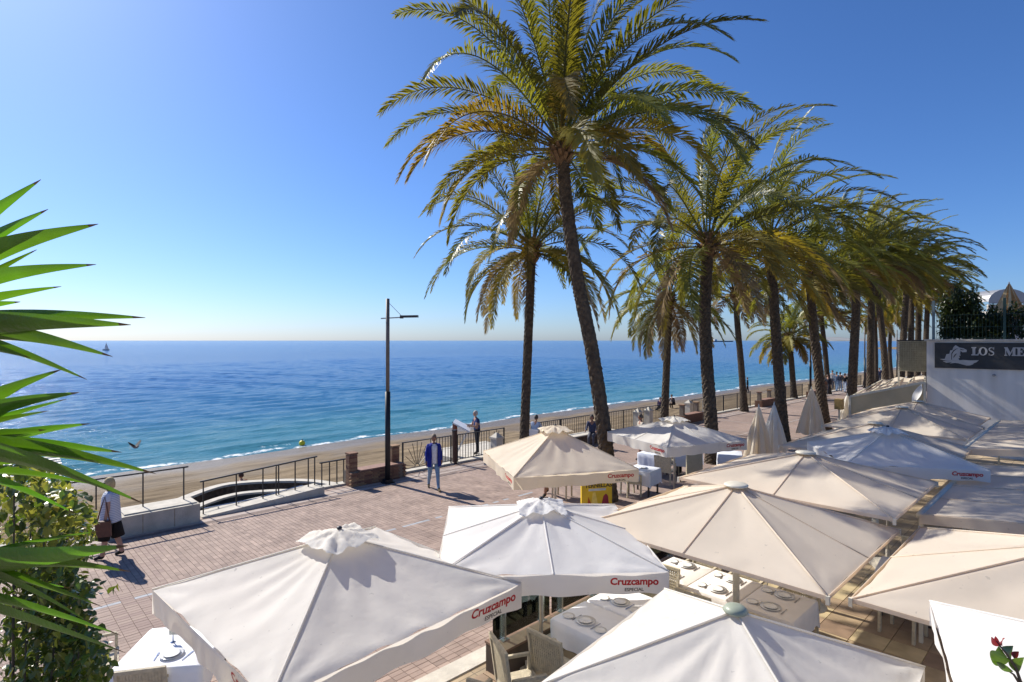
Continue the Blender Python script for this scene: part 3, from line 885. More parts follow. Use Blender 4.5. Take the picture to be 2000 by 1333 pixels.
def terrace_umbrella(label, c, sx, sy, ze, za, seed, group='big cream umbrellas in a row over the terrace'):
    root = thing('terrace_umbrella', label, 'umbrella', (c[0], c[1], TZ), 0, group)
    ze -= TZ; za -= TZ
    cm = M['cloth_sand']
    hx, hy = sx / 2, sy / 2
    can = link('canopy', canopy_mesh(hx, hy, ze, za, cm, .045, True, seed, wrinkle=.006), root)
    for k in range(8):
        a = k * math.pi / 4
        cx, cy = round(math.cos(a) * 1.2), round(math.sin(a) * 1.2)
        P = [(cx * hx * q, cy * hy * q, za + (ze - za) * q + .004) for q in (0, .2, .4, .6, .8, 1)]
        MB().tube(P, .011, 5).build('seam', cm, can, smooth=True)
        MB().bar((0, 0, za - .07), (cx * hx * .98, cy * hy * .98, ze - .04), .02, .035).build('rib', M['pole_cream'], root)
        if k % 2: MB().bar((cx * hx, cy * hy, ze - .075), (cx * hx, cy * hy, ze + .012), .035, .035).build('rib_tip', M['pole_cream'], root)
    mb = MB()
    for k, ((tx, ty), (nx, ny)) in enumerate(EDGES):
        hh, oo = (hx, hy) if k % 2 == 0 else (hy, hx)
        p = Vector((tx * -hh + nx * oo, ty * -hh + ny * oo, ze - .012)); q = Vector((tx * hh + nx * oo, ty * hh + ny * oo, ze - .012))
        mb.bar(p, q, .006, .045)
    mb.build('hem', cm, root)
    MB().lathe([(.155, -.012), (.16, .006), (.14, .022), (.05, .032), (.001, .034)], 24, (0, 0, za + .005)).build('cap', M['pole_cream'], root, smooth=True)
    MB().tube([(0, 0, .05), (0, 0, za - .02)], .045, 14).build('pole', M['pole_cream'], root, smooth=True)
    MB().lathe([(.32, 0), (.32, .02), (.08, .05), (.07, .25)], 20).build('base', M['pole_cream'], root, smooth=True)
    return root

terrace_umbrella('cream terrace umbrella nearest the camera, over the laid long tables', (7.68, 3.5), 2.9, 3.2, 2.03, 2.60, 21)
terrace_umbrella('cream terrace umbrella second in the row, one broad palm shadow across it', (10.25, 3.47), 2.8, 3.15, 2.24, 2.70, 22)
terrace_umbrella('cream terrace umbrella mostly in palm shade, right behind the bright white one', (15.55, 3.72), 2.9, 3.3, 2.08, 2.64, 23)
terrace_umbrella('shadow-striped cream terrace umbrella, last but one in the row', (19.3, 3.95), 2.9, 3.3, 2.15, 2.69, 24)
terrace_umbrella('last cream terrace umbrella, close to the white wall with the sign', (22.3, 4.13), 2.9, 3.3, 2.12, 2.62, 25)
terrace_umbrella('cream umbrella on the right edge, half sunlit and half in its own shade', (8.0, .05), 3.15, 3.4, 2.0, 2.62, 26)

def folded_umbrella(label, p, top, low, r, cloth, seed, fl=0.0):
    root = thing('folded_umbrella', label, 'umbrella', (p[0], p[1], fl), 0, 'closed umbrellas on the promenade')
    rg = np.random.default_rng(seed)
    n, m = 26, 64
    th = np.linspace(0, 2 * np.pi, m, endpoint=False)
    h = np.linspace(0, 1, n)
    R = r * (.10 + .9 * h ** .8)
    ph = rg.uniform(0, 6, 3)
    fl_ = 1 + (.26 * np.sin(7 * th[None] + ph[0]) + .14 * np.sin(12 * th[None] + ph[1] + 1.5 * h[:, None])) * np.clip(h[:, None] * 2.2, 0, 1)
    X = R[:, None] * fl_ * np.cos(th)[None]; Y = R[:, None] * fl_ * np.sin(th)[None]
    Z = np.repeat((top - (top - low) * h)[:, None], m, 1) - .06 * np.sin(5 * th[None] + ph[2]) * h[:, None] ** 3
    V = np.stack([X, Y, Z], -1).reshape(-1, 3)
    i = np.arange(n * m).reshape(n, m); j = np.roll(i, -1, 1)
    Q = np.stack([i[:-1].ravel(), i[1:].ravel(), j[1:].ravel(), j[:-1].ravel()], 1)
    link('canopy', np_mesh('canopy', V, Q, M[cloth], True), root)
    MB().tube([(0, 0, .02), (0, 0, top + .02)], .025, 10).build('pole', M['pole'], root)
    MB().tube([(0, 0, top), (0, 0, top + .12)], [.03, .012], 8).build('finial', M['pole'], root)
    MB().box((0, 0, .04), (.55, .55, .08)).build('base', M['concrete'], root)
    zt = top - (top - low) * .28
    return root
folded_umbrella('closed cream umbrella, left one of the leaning pair', A(1482, 800, 19.0), 2.36, .75, .36, 'cloth_cream', 31)
folded_umbrella('closed white umbrella, right one of the pair, touching the palm trunk', A(1512, 795, 19.7), 2.36, .75, .36, 'cloth_white', 32)
folded_umbrella('closed cream umbrella standing alone in front of a palm trunk', A(1585, 760, 25.2), 2.45, .5, .50, 'cloth_cream', 33)
folded_umbrella('closed grey-white umbrella at the left end of the pergola roof', A(1655, 770, 25.8), 2.1, .5, .42, 'cloth_white', 34)

# ------------------------------------------------------------------ flat awnings on the right
def awning(label, x0, x1, y0, y1, z0, z1, seed):
    """cloth from a front bar at y0 (low, z0) back up to y1 (z1)"""
    root = thing('awning', label, 'awning', ((x0 + x1) / 2, y0, TZ), 0, 'flat cloth awnings on the right')
    w = (x1 - x0) / 2; z0 -= TZ; z1 -= TZ
    U, V = np.meshgrid(np.linspace(-1, 1, 41), np.linspace(0, 1, 31))
    rg = np.random.default_rng(seed)
    Z = z0 + (z1 - z0) * V - .05 * np.sin(np.pi * V) - .02 * np.cos(U * math.pi * 3) * V
    link('canopy', grid_mesh('canopy', U * w, V * (y1 - y0), Z, M['cloth_sand']), root)
    MB().tube([(-w, 0, z0 - .02), (w, 0, z0 - .02)], .05, 10).build('front_bar', M['pole_cream'], root, smooth=True)
    for k in range(-2, 3):
        P = [(k * w / 2.02, (y1 - y0) * q, z0 + (z1 - z0) * q - .05 * math.sin(math.pi * q) - .02 * math.cos(k / 2 * math.pi * 3) * q + .006) for q in (0, .25, .5, .75, 1)]
        MB().tube(P, .008, 5).build('seam', M['cloth_sand'], root)
    U, V = np.meshgrid(np.linspace(0, 1, 31), np.linspace(0, 1, 5))
    for sx in (-1, 1):
        Z = z0 + (z1 - z0) * U - .05 * np.sin(np.pi * U) - .02 * math.cos(math.pi * 3) * U - V * .14
        link('valance', grid_mesh('valance', sx * (w + .002) + 0 * U + .01 * np.sin(U * 30) * V, U * (y1 - y0), Z, M['cloth_sand']), root)
    for sx in (-1, 1):
        MB().bar((sx * (w - .1), 0, 0), (sx * (w - .1), 0, z0), .05).build('post', M['pole_cream'], root)
        MB().bar((sx * (w - .1), (y1 - y0), 0), (sx * (w - .1), (y1 - y0), z1 - .05), .05).build('post', M['pole_cream'], root)
        MB().bar((sx * (w - .1), 0, z0 - .04), (sx * (w - .1), y1 - y0, z1 - .1), .04).build('arm', M['pole_cream'], root)
    return root
awning('flat cream awning crossed by dark palm-shadow bars, above a table with fruit', 10.1, 14.9, 1.85, -3.6, 2.05, 2.75, 41)
awning('farther flat cream awning below the white wall, lightly shadowed', 16.6, 23.2, 2.2, -4.5, 2.1, 2.95, 42)
# ------------------------------------------------------------------ sea wall furniture on the left
def plain_glass(name, tint=(.80, .92, .88), fac=.12):
    m = bpy.data.materials.new(name); m.use_nodes = True
    nt = m.node_tree; N = nt.nodes; L = nt.links
    tr = N.new('ShaderNodeBsdfTransparent'); tr.inputs[0].default_value = (*tint, 1)
    gl = N.new('ShaderNodeBsdfGlossy'); gl.inputs['Roughness'].default_value = .03
    fr = N.new('ShaderNodeFresnel'); fr.inputs[0].default_value = 1.5
    ad = N.new('ShaderNodeMath'); ad.operation = 'MULTIPLY_ADD'; ad.inputs[1].default_value = 1.0; ad.inputs[2].default_value = fac * .4
    L.new(fr.outputs[0], ad.inputs[0])
    mx = N.new('ShaderNodeMixShader'); L.new(ad.outputs[0], mx.inputs[0]); L.new(tr.outputs[0], mx.inputs[1]); L.new(gl.outputs[0], mx.inputs[2])
    L.new(mx.outputs[0], N["Material Output"].inputs[0])
    return m
M['glass_pane'] = plain_glass('glass_pane')

# concrete plinth with rounded near end
P0 = (2.35, 4.33, 15.86, 16.75)
root = thing('concrete_plinth', 'low pale concrete wall with rust stains behind the walking woman', 'low wall', ((P0[0] + P0[1]) / 2, 16.3, 0))
prof = [(P0[0] + .0, .0), (P0[0] + .02, .18), (P0[0] + .09, .36), (P0[0] + .22, .45), (P0[0] + .4, .47), (P0[1], .47), (P0[1], 0)]
mb = MB(); mb.poly([(x - (P0[0] + P0[1]) / 2, z) for x, z in prof], P0[3] - P0[2], Matrix.Translation((0, P0[2] - 16.3, 0)))
mb.build('wall', M['concrete'], root)
MB().box((.17, .03, .485), (1.55, .72, .03)).build('coping', M['stone_pale'], root)
for x in (-.25, .42): MB().box((x, P0[2] - 16.301, .235), (.012, .006, .44)).build('joint', mat('rusty_joint', (.24, .16, .09), .9, .3, 12), root)

def handrail(label, p, q, posts, h0, h1, z0=0.0, z1=0.0, group='black handrails above the beach', r=.014, top=.045, lower=None):
    root = thing('handrail', label, 'railing', ((p[0] + q[0]) / 2, (p[1] + q[1]) / 2, 0), 0, group)
    o = Vector(root.location)
    a = Vector((p[0], p[1], z0 + h0)) - o; b = Vector((q[0], q[1], z1 + h1)) - o
    MB().bar(a - (b - a).normalized() * .06, b + (b - a).normalized() * .06, top, top * .8).build('rail', M['iron'], root)
    for t in posts:
        g = Vector((p[0] + (q[0] - p[0]) * t, p[1] + (q[1] - p[1]) * t, z0 + (z1 - z0) * t)) - o
        MB().bar(g, (g.x, g.y, a.z + (b.z - a.z) * t - .01), r * 2).build('post', M['iron'], root)
    if lower:
        for (u0, k0, u1, k1) in lower:
            A0 = Vector((p[0] + (q[0] - p[0]) * u0, p[1] + (q[1] - p[1]) * u0 + .18, k0)) - o; A1 = Vector((p[0] + (q[0] - p[0]) * u1, p[1] + (q[1] - p[1]) * u1 + .18, k1)) - o
            MB().tube([A0, A1], .016, 8).build('lower_rail', M['steel'], root)
            for t in (.25, .6): 
                c = A0 + (A1 - A0) * t; MB().bar((c.x, c.y, c.z - .16), c, .03).build('bracket', M['steel'], root)
    return root
handrail('black handrail on top of the concrete plinth behind the woman', (1.2, 16.45), (4.15, 16.45), (.05, .36, .68, .985), .83, .83, .5, .5)
handrail('long black handrail along the ramp, rising to the right', (4.55, 16.45), (7.72, 16.62), (.005, .27, .5, .62, .643, .8, .93, .995), .89, .86, .0, .2, lower=[(.02, .12, .5, .10), (.5, .12, .9, .22)])
handrail('short black handrail just left of the brick pillar', (8.02, 16.82), (8.78, 16.84), (.01, .35, .68, .99), .80, .80)

root = thing('access_ramp', 'white concrete ramp kerb sloping up under the long handrail', 'ramp', (6.1, 16.4, 0))
mb = MB()
for (x0, x1, za, zb) in ((-1.65, .2, .02, .12), (.205, 1.67, .12, .21)):
    mb.add([(x0, -.3, -.02), (x1, -.3, -.02), (x1, .42, -.02), (x0, .42, -.02), (x0, -.3, za), (x1, -.3, zb), (x1, .42, zb), (x0, .42, za)],
           [(3, 2, 1, 0), (4, 5, 6, 7), (0, 1, 5, 4), (1, 2, 6, 5), (2, 3, 7, 6), (3, 0, 4, 7)])
mb.build('slab', M['stone_pale'], root)
mb = MB(); mb.bar((-1.65, -.27, .03), (.2, -.27, .13), .05, .03).bar((.21, -.27, .13), (1.66, -.27, .22), .05, .03); mb.build('kerb_edge', M['stone_pale'], root)

# curved parapet walls of the stairs that lead down to the beach
def wall_curve(pts, w, z0, z1, mtl, name, parent, o):
    C = catmull([(x, y, 0) for x, y in pts], 26)
    T = np.gradient(C, axis=0); T /= np.linalg.norm(T, axis=1, keepdims=True)
    Nn = np.stack([-T[:, 1], T[:, 0], T[:, 2] * 0], 1)
    V = []; F = []
    for c, n in zip(C, Nn):
        for sgn, z in ((-1, z0), (1, z0), (1, z1), (-1, z1)):
            V.append((c[0] + n[0] * sgn * w / 2 - o.x, c[1] + n[1] * sgn * w / 2 - o.y, z - o.z))
    for i in range(len(C) - 1):
        a = i * 4; b = a + 4
        F += [(a, a + 1, b + 1, b), (a + 1, a + 2, b + 2, b + 1), (a + 2, a + 3, b + 3, b + 2), (a + 3, a, b, b + 3)]
    F += [(0, 3, 2, 1), (len(V) - 4, len(V) - 3, len(V) - 2, len(V) - 1)]
    MB().add(V, F).build(name, mtl, parent)
root = thing('beach_stairwell', 'rounded white-rimmed stairwell to the beach with dark inner wall', 'stairwell', (6.6, 18.4, -1.3))
o = Vector(root.location)
M['rubble'] = mat('rubble_wall', (.13, .085, .055), .95, .4, 9, .9, 14)
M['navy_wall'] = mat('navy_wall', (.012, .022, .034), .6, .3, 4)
outer = [(3.6, 18.3), (5.0, 19.6), (6.3, 20.35), (7.5, 19.9), (8.5, 19.0), (8.95, 17.9), (9.0, 17.05)]
inner = [(4.3, 17.6), (5.1, 18.5), (6.2, 19.0), (7.2, 18.6), (7.9, 17.9), (8.1, 17.3)]
wall_curve(outer, .22, -1.6, -.27, M['rubble'], 'outer_wall', root, o)
wall_curve(outer, .30, -.27, -.20, M['stone_pale'], 'coping', root, o)
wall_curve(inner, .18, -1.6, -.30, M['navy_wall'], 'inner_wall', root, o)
wall_curve(inner, .26, -.30, -.24, M['stone_pale'], 'coping', root, o)
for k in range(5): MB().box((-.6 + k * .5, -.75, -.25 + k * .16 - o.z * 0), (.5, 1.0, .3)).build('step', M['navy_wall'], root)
MB().box((-.35, -.45, .46), (3.1, 2.3, .06)).build('floor', M['navy_wall'], root)  # dark sheet over the sand, standing in for shade in the stairwell

# ------------------------------------------------------------------ brick benches
M['brick'] = mat('brick', (.21, .12, .075), .9, .25, 20, .4, 60, objrand=.3, col2=(.28, .165, .10))
M['mortar'] = mat('mortar', (.22, .18, .14), .95, .2, 20)
bmesh_brick = MB().box((0, 0, 0), (.235, .115, .048)).mesh('brick', M['brick'])
def brick_bench(label, x, y, length=1.95, detail=True, grp='brick benches along the sea fence', rz=0.0):
    root = thing('brick_bench', label, 'brick bench', (x, y, 0), rz, grp)
    MB().box((length / 2, .28, .225), (length - .02, .50, .45)).build('core', M['mortar'], root)
    for px, py in ((.14, .26), (length - .14, .44)):
        MB().box((px, py, .5), (.22, .22, 1.0)).build('pillar', M['mortar'], root)
        MB().box((px, py, 1.02), (.30, .30, .05)).build('pillar_cap', M['brick'], root)
    MB().box((length / 2 + .13, .22, .47), (length - .30, .46, .045)).build('seat_slab', mat('seat_tile', (.26, .15, .11), .7, .2, 8), root)
    if detail:
        n = int(length / .25)
        for r in range(8):
            for k in range(n):
                link('brick', bmesh_brick, root, (.125 + k * .25 - (.06 if r % 2 else 0), .022, .028 + r * .054))
            for k in range(2):
                e = link('brick', bmesh_brick, root, (length - .004, .15 + k * .25 - (.06 if r % 2 else 0), .028 + r * .054)); e.rotation_euler.z = math.pi / 2
        for px, py in ((.14, .26), (length - .14, .44)):
            for r in range(18):
                z = .028 + r * .054
                if z > .98: break
                if z < .43 and px < 1: pass
                for (dx, dy, a) in ((0, -.115, 0), (0, .115, 0), (.115, 0, 1), (-.115, 0, 1)):
                    b_ = link('brick', bmesh_brick, root, (px + dx, py + dy, z)); b_.rotation_euler.z = a * math.pi / 2; b_.scale = (.98, .5, 1)
    else:
        m_ = MB()
        for r in range(8):
            for k in range(int(length / .25)): m_.box((.125 + k * .25 - (.06 if r % 2 else 0), .02, .03 + r * .054), (.235, .1, .046))
            for k in range(2): m_.box((-.002, .15 + k * .25 - (.06 if r % 2 else 0), .03 + r * .054), (.1, .235, .046))
        tag(m_.build('brickwork', M['brick'], root), kind='stuff')
    return root
brick_bench('brown brick bench wall with two pillars beside the near lamp post', 8.75, 16.28)
brick_bench('brick bench right behind the thick palm trunk', 28.6, 15.9, 2.2, False)
brick_bench('brick bench beyond the palm with a clear foot', 39.6, 16.2, 2.4, False)
brick_bench('far brick bench left of the closed single umbrella', 49.5, 16.2, 2.4, False)
brick_bench('farthest brick bench in the shade by the distant lamp post', 66.0, 16.2, 2.6, False)
# low wall bench where two people sit behind the cream umbrella
root = thing('bench_wall', 'low rendered wall bench behind the cream umbrella', 'low wall', (19.5, 15.9, 0))
MB().box((0, .1, .21), (4.6, .55, .42)).build('wall', M['rubble'], root); MB().box((0, .1, .44), (4.7, .62, .05)).build('coping', M['stone_pale'], root)

# ------------------------------------------------------------------ iron fences
bal = MB().bar((0, 0, .06), (0, 0, .98), .018).mesh('baluster', M['iron'])
def fence(label, x0, x1, y, rays=(), detail=True, sp=.13, h=1.0):
    root = thing('iron_fence', label, 'fence', ((x0 + x1) / 2, y, .06), 0, 'iron fence panels along the beach')
    w = (x1 - x0) / 2
    MB().bar((-w, 0, h), (w, 0, h), .045, .03).build('top_rail', M['iron'], root)
    MB().bar((-w, 0, .08), (w, 0, .08), .03, .025).build('bottom_rail', M['iron'], root)
    npost = max(2, int(round((x1 - x0) / 2.0)) + 1)
    for k in range(npost): MB().bar((-w + 2 * w * k / (npost - 1), 0, -.05), (-w + 2 * w * k / (npost - 1), 0, h + .02), .045).build('post', M['iron'], root)
    n = int((x1 - x0) / sp)
    allb = MB()
    for k in range(1, n):
        x = -w + 2 * w * k / n
        if any(abs(x + root.location.x - c) < r_ for c, r_ in rays): continue
        if detail: link('baluster', bal, root, (x, 0, 0))
        else: allb.bar((x, 0, .06), (x, 0, .98), .02)
    if allb.v: tag(allb.build('balusters', M['iron'], root), kind='stuff')
    for c, r_ in rays:
        cx = c - root.location.x
        for k in range(9):
            a = math.radians(8 + 20.5 * k)
            e = Vector((cx + r_ * .97 * math.cos(a), 0, .10 + .88 * math.sin(a)))
            MB().bar((cx + .08 * math.cos(a), 0, .10 + .08 * math.sin(a)), e, .016).build('sun_ray', M['iron'], root)
        MB().tube([(cx + .10 * math.cos(math.pi * q / 10), 0, .10 + .10 * math.sin(math.pi * q / 10)) for q in range(11)], .012, 6).build('ray_hub', M['iron'], root)
    return root
fence('iron fence with sun-ray ornaments behind the man in the blue jacket', 10.95, 13.05, 16.78, rays=((11.55, .58),))
fence('iron gate panel in front of the man reading his phone', 13.35, 15.75, 16.78, rays=((15.35, .38),))
fence('iron fence running behind the slim left palm', 17.0, 21.6, 16.85, rays=())
fence('iron fence between the biggest palm and the brick bench', 22.0, 28.4, 16.85, sp=.14)
fence('iron fence between the brick bench and the clear-footed palm', 31.2, 39.3, 16.9, sp=.15, detail=False)
fence('distant iron fence beyond the clear-footed palm', 42.2, 49.2, 16.9, sp=.16, detail=False)
fence('farthest iron fence past the last brick bench', 52.2, 65.5, 16.9, sp=.2, detail=False)
M['brown_post'] = mat('brown_post', (.055, .025, .018), .6, .25, 10)
root = thing('gate_post', 'dark brown gate post beside the sun-ray fence', 'post', (13.2, 16.75, 0))
MB().box((0, 0, .62), (.13, .13, 1.24)).build('post', M['brown_post'], root); MB().box((0, 0, 1.25), (.15, .15, .03)).build('cap', M['iron'], root)
root = thing('gate_post', 'taller reddish gate post standing behind the darker one', 'post', (14.2, 18.0, -.02))
MB().box((0, 0, .66), (.14, .14, 1.32)).build('post', mat('red_brown_post', (.12, .03, .022), .6, .25, 10), root); MB().box((0, 0, 1.34), (.16, .16, .03)).build('cap', M['brown_post'], root)

# landing behind the gate, with the tilted board
root = thing('beach_landing', 'pale landing deck behind the gate where a man stands', 'deck', (15.6, 18.5, -.5))
MB().box((0, 0, .22), (3.4, 2.4, .5)).build('slab', M['stone_pale'], root)
MB().box((0, 1.05, .38), (3.4, .25, .20)).build('step', M['stone_pale'], root)
def tilted_board(label, foot, head, wdt, grp='tilted panels on slanting posts'):
    root = thing('tilted_panel', label, 'panel', foot, 0, grp)
    f = Vector((0, 0, 0)); h = Vector(head) - Vector(foot)
    MB().bar(f, h, .07).build('post', mat('white_post', (.7, .7, .68), .5), root)
    return root, h
f0 = A(888, 891, 22.6); f0.z = -.03
r_, h_ = tilted_board('white tilted board on a slanting post next to the man reading his phone', f0, A(913, 843, 22.6), .5)
l0 = A(886, 824, 22.6) - Vector(f0); l1 = A(918, 841, 22.6) - Vector(f0)
dpt = Vector((FW[0], FW[1], 0)) * .5
nrm = (l1 - l0).cross(dpt).normalized() * .05
mb = MB(); mb.add([l0 - dpt, l1 - dpt, l1 + dpt, l0 + dpt, l0 - dpt + nrm, l1 - dpt + nrm, l1 + dpt + nrm, l0 + dpt + nrm], [(3, 2, 1, 0), (4, 5, 6, 7), (0, 1, 5, 4), (1, 2, 6, 5), (2, 3, 7, 6), (3, 0, 4, 7)])
mb.build('board', mat('white_board', (.75, .75, .76), .35), r_)
# slatted sun-bed canopy down at the left edge, behind the yucca leaves
c0 = A(36, 915, 17.5)
root = thing('slatted_canopy', 'grey and white slatted panel glimpsed between the yucca leaves', 'panel', (c0.x, c0.y, -.9))
zc = c0.z + .9
for k in range(7):
    q = (k - 3) * .24
    MB().box((0, q, zc + q * .16), (2.1, .19, .03)).build('slat', M['galv'] if k % 2 else M['cloth_bright'], root)
for sx in (-.9, .9):
    for sy in (-.6, .6): MB().bar((sx, sy, 0), (sx, sy, zc + sy * .16 - .01), .06).build('leg', M['galv'], root)

# cream pyramid-topped bollards
def bollard(label, p):
    root = thing('bollard', label, 'bollard', (p[0], p[1], 0), 0, 'pale pyramid-topped gate pillars')
    MB().box((0, 0, .42), (.34, .34, .84)).build('shaft', M['stone_pale'], root)
    MB().box((0, 0, .88), (.40, .40, .07)).build('collar', M['stone_pale'], root)
    MB().box((0, 0, .99), (.36, .36, .16), top=.15).build('pyramid_cap', M['stone_pale'], root)
bollard('pale pillar with pyramid top beside the man reading his phone', G(970, 900)[:2])
bollard('left pale pillar of the pair left of the clear-footed palm', (31.0, 17.0))
bollard('right pale pillar of the pair left of the clear-footed palm', (32.4, 16.6))
bollard('left pale pillar peeping over the white umbrella top', (25.2, 16.7))
bollard('right pale pillar peeping over the white umbrella top', (26.2, 16.7))

# ------------------------------------------------------------------ lamp posts
M['lamp_grey'] = mat('lamp_grey', (.15, .13, .115), .55, .12, 8)
def lamp(label, x, y, h=5.95):
    root = thing('street_lamp', label, 'street lamp', (x, y, 0), 0, 'promenade lamp posts')
    MB().box((0, 0, .02), (.32, .32, .04)).box((0, 0, .08), (.24, .24, .1)).build('base_plate', M['iron'], root)
    MB().tube([(0, 0, .05), (0, 0, 2.95)], .085, 14).build('lower_pole', M['iron'], root, smooth=True)
    MB().tube([(0, 0, 2.95), (0, 0, h)], .06, 14).build('upper_pole', M['lamp_grey'], root, smooth=True)
    R_ = Vector((RT[0], RT[1], 0))
    z = h - .62
    MB().bar(R_ * -.22 + Vector((0, 0, z - .02)), R_ * .52 + Vector((0, 0, z + .02)), .035).build('arm', M['galv'], root)
    MB().tube([(0, 0, h - .1), R_ * .46 + Vector((0, 0, z + .05))], .008, 6).build('stay', M['galv'], root)
    hd = MB(); a = R_ * .42 + Vector((0, 0, z + .04)); b = R_ * .98 + Vector((0, 0, z + .05))
    hd.bar(a, b, .20, .07).bar(R_ * .40 + Vector((0, 0, z + .03)), R_ * .5 + Vector((0, 0, z + .03)), .10, .10)
    hd.build('lamp_head', M['dark_metal'], root)
    return root
lamp('tall near street lamp standing by the brick bench', 9.86, 15.98)
lamp('street lamp pole rising beside the single closed umbrella', *G(1583, 778)[:2])
lamp('distant street lamp just left of the straight palm trunk', *A(1689, 700, 55)[:2])
lamp('farthest thin street lamp left of the lattice screen', *A(1752, 700, 72)[:2])

# ------------------------------------------------------------------ terrace edge: brown ledge with glass
root = thing('glass_barrier', 'low brown ledge carrying greenish glass panes around the terrace', 'barrier', (14.5, 5.62, TZ))
MB().box((0, 0, .19), (18.8, .34, .38)).build('ledge_wall', M['brown_wall'], root)
for k in range(16):
    MB().box((-8.82 + k * 1.176, 0, .395), (1.168, .38, .03)).build('coping_tile', M['brown_tile'], root)
gm = MB().box((0, 0, .33), (1.12, .012, .62)).mesh('pane', M['glass_pane'])
pm_ = MB().bar((0, 0, 0), (0, 0, .42), .05, .03).box((0, 0, .005), (.12, .09, .012)).mesh('clamp_post', M['steel'])
for k in range(16):
    link('pane', gm, root, (-8.82 + k * 1.176, .05, .41))
    for s_ in (-.38, .38): link('clamp_post', pm_, root, (-8.82 + k * 1.176 + s_, .02, .41))
MB().box((-8.55, -.185, .24), (.16, .03, .15)).build('socket_box', mat('socket_box', (.7, .68, .6), .4), root)

# ------------------------------------------------------------------ tables, chairs and place settings
def cloth_table(label, c, w, d, rz, z=.75, drop=.32, linen='table_linen', floor=0.0, grp='clothed restaurant tables', cat='table'):
    root = thing('dining_table', label, cat, (c[0], c[1], floor), rz, grp)
    for sx in (-1, 1):
        for sy in (-1, 1):
            MB().bar((sx * (w / 2 - .08), sy * (d / 2 - .08), 0), (sx * (w / 2 - .08), sy * (d / 2 - .08), z - .03), .045).build('leg', M['dark_metal'], root)
    MB().box((0, 0, z - .02), (w - .04, d - .04, .03)).build('top', M['brown_tile'], root)
    # draped cloth: top, rounded edge and wavy skirts
    n = 14; V = []; F = []
    per = []
    for i in range(n): per.append((-w / 2 + w * i / n, -d / 2))
    for i in range(n): per.append((w / 2, -d / 2 + d * i / n))
    for i in range(n): per.append((w / 2 - w * i / n, d / 2))
    for i in range(n): per.append((-w / 2, d / 2 - d * i / n))
    m = len(per); rows = [(0.96, z + .004, 0), (1.0, z - .004, 0), (1.015, z - drop * .35, .012), (1.02, z - drop * .7, .025), (1.03, z - drop, .035)]
    V.append((0, 0, z + .005))
    for j, (k, zz, wv) in enumerate(rows):
        for i, (x, y) in enumerate(per):
            ph = math.sin(i * 1.9) * .7 + math.sin(i * .83 + 1) * .6
            q = k + wv * ph
            corner = .06 if i % n == 0 else 0
            V.append((x * q, y * q, zz - (corner * (j / 4.0)) ))
    for i in range(m): F.append((0, 1 + i, 1 + (i + 1) % m))
    for j in range(len(rows) - 1):
        for i in range(m):
            a = 1 + j * m
            F.append((a + i, a + m + i, a + m + (i + 1) % m, a + (i + 1) % m))
    MB().add(V, F).build('tablecloth', M[linen], root, smooth=True)
    return root

plate_me = MB().lathe([(.06, 0), (.095, .004), (.135, .018), (.138, .021), (.092, .010), (.001, .008)], 28).mesh('plate', M['porcelain'], True)
plate_me2 = MB().lathe([(.04, 0), (.06, .004), (.082, .014), (.084, .017), (.055, .008), (.001, .006)], 24).mesh('side_plate', M['porcelain'], True)
def plate(label, x, y, z, small=False, rz=0.0):
    root = thing('side_plate' if small else 'dinner_plate', label, 'plate', (x, y, z), rz, 'plates laid on the tables')
    if small: link('dish', plate_me2, root)
    else:
        link('dish', plate_me, root); s_ = link('upper_dish', plate_me, root, (0, 0, .014)); s_.scale = (.72, .72, .8)
def cutlery(label, x, y, z, rz, kind):
    root = thing(kind, label, kind, (x, y, z + .002), rz, 'cutlery laid on the tables')
    MB().bar((0, -.10, .003), (0, .02, .003), .012, .004).build('handle', M['cutlery'], root)
    if kind == 'knife': MB().bar((0, .02, .003), (.002, .11, .003), .018, .002).build('blade', M['cutlery'], root)
    else:
        MB().bar((0, .02, .003), (0, .05, .003), .022, .003).build('neck', M['cutlery'], root)
        for k in (-1, 0, 1): MB().bar((k * .008, .05, .003), (k * .008, .095, .003), .004, .003).build('tine', M['cutlery'], root)

def chair(label, x, y, rz, floor=TZ, h=.92, grp='cream woven terrace chairs'):
    root = thing('wicker_chair', label, 'chair', (x, y, floor), rz, grp)
    w = .25
    for sx in (-1, 1):
        MB().bar((sx * (w - .02), -.21, 0), (sx * (w - .02), -.21, .44), .04).build('leg', M['wicker'], root)
        MB().bar((sx * (w - .02), .22, 0), (sx * (w - .02), .20, .44), .04).build('leg', M['wicker'], root)
        MB().bar((sx * w, -.2, .64), (sx * w, .22, .66), .04, .035).bar((sx * w, -.2, .42), (sx * w, -.2, .64), .035).build('arm', M['wicker'], root)
    MB().box((0, 0, .43), (.5, .46, .06)).build('seat', M['wicker'], root)
    mb = MB(); mb.bar((-w, .22, .42), (-w, .30, h), .035).bar((w, .22, .42), (w, .30, h), .035).bar((-w - .015, .30, h), (w + .015, .30, h), .04); mb.build('back_frame', M['wicker'], root)
    # woven back: flat strands crossing each other
    mb = MB(); N_ = 15
    for k in range(N_):
        x_ = -w + .02 + (2 * w - .04) * k / (N_ - 1)
        mb.bar((x_, .222, .43), (x_, .298, h - .01), .022, .006, up=(0, 1, 0))
    for k in range(14):
        q = (k + .5) / 14
        mb.bar((-w, .214 + .08 * q, .43 + (h - .44) * q), (w, .214 + .08 * q, .43 + (h - .44) * q), .006, .022, up=(0, 0, 1))
    tag(mb.build('woven_back', M['wicker'], root), kind='stuff')
    return root

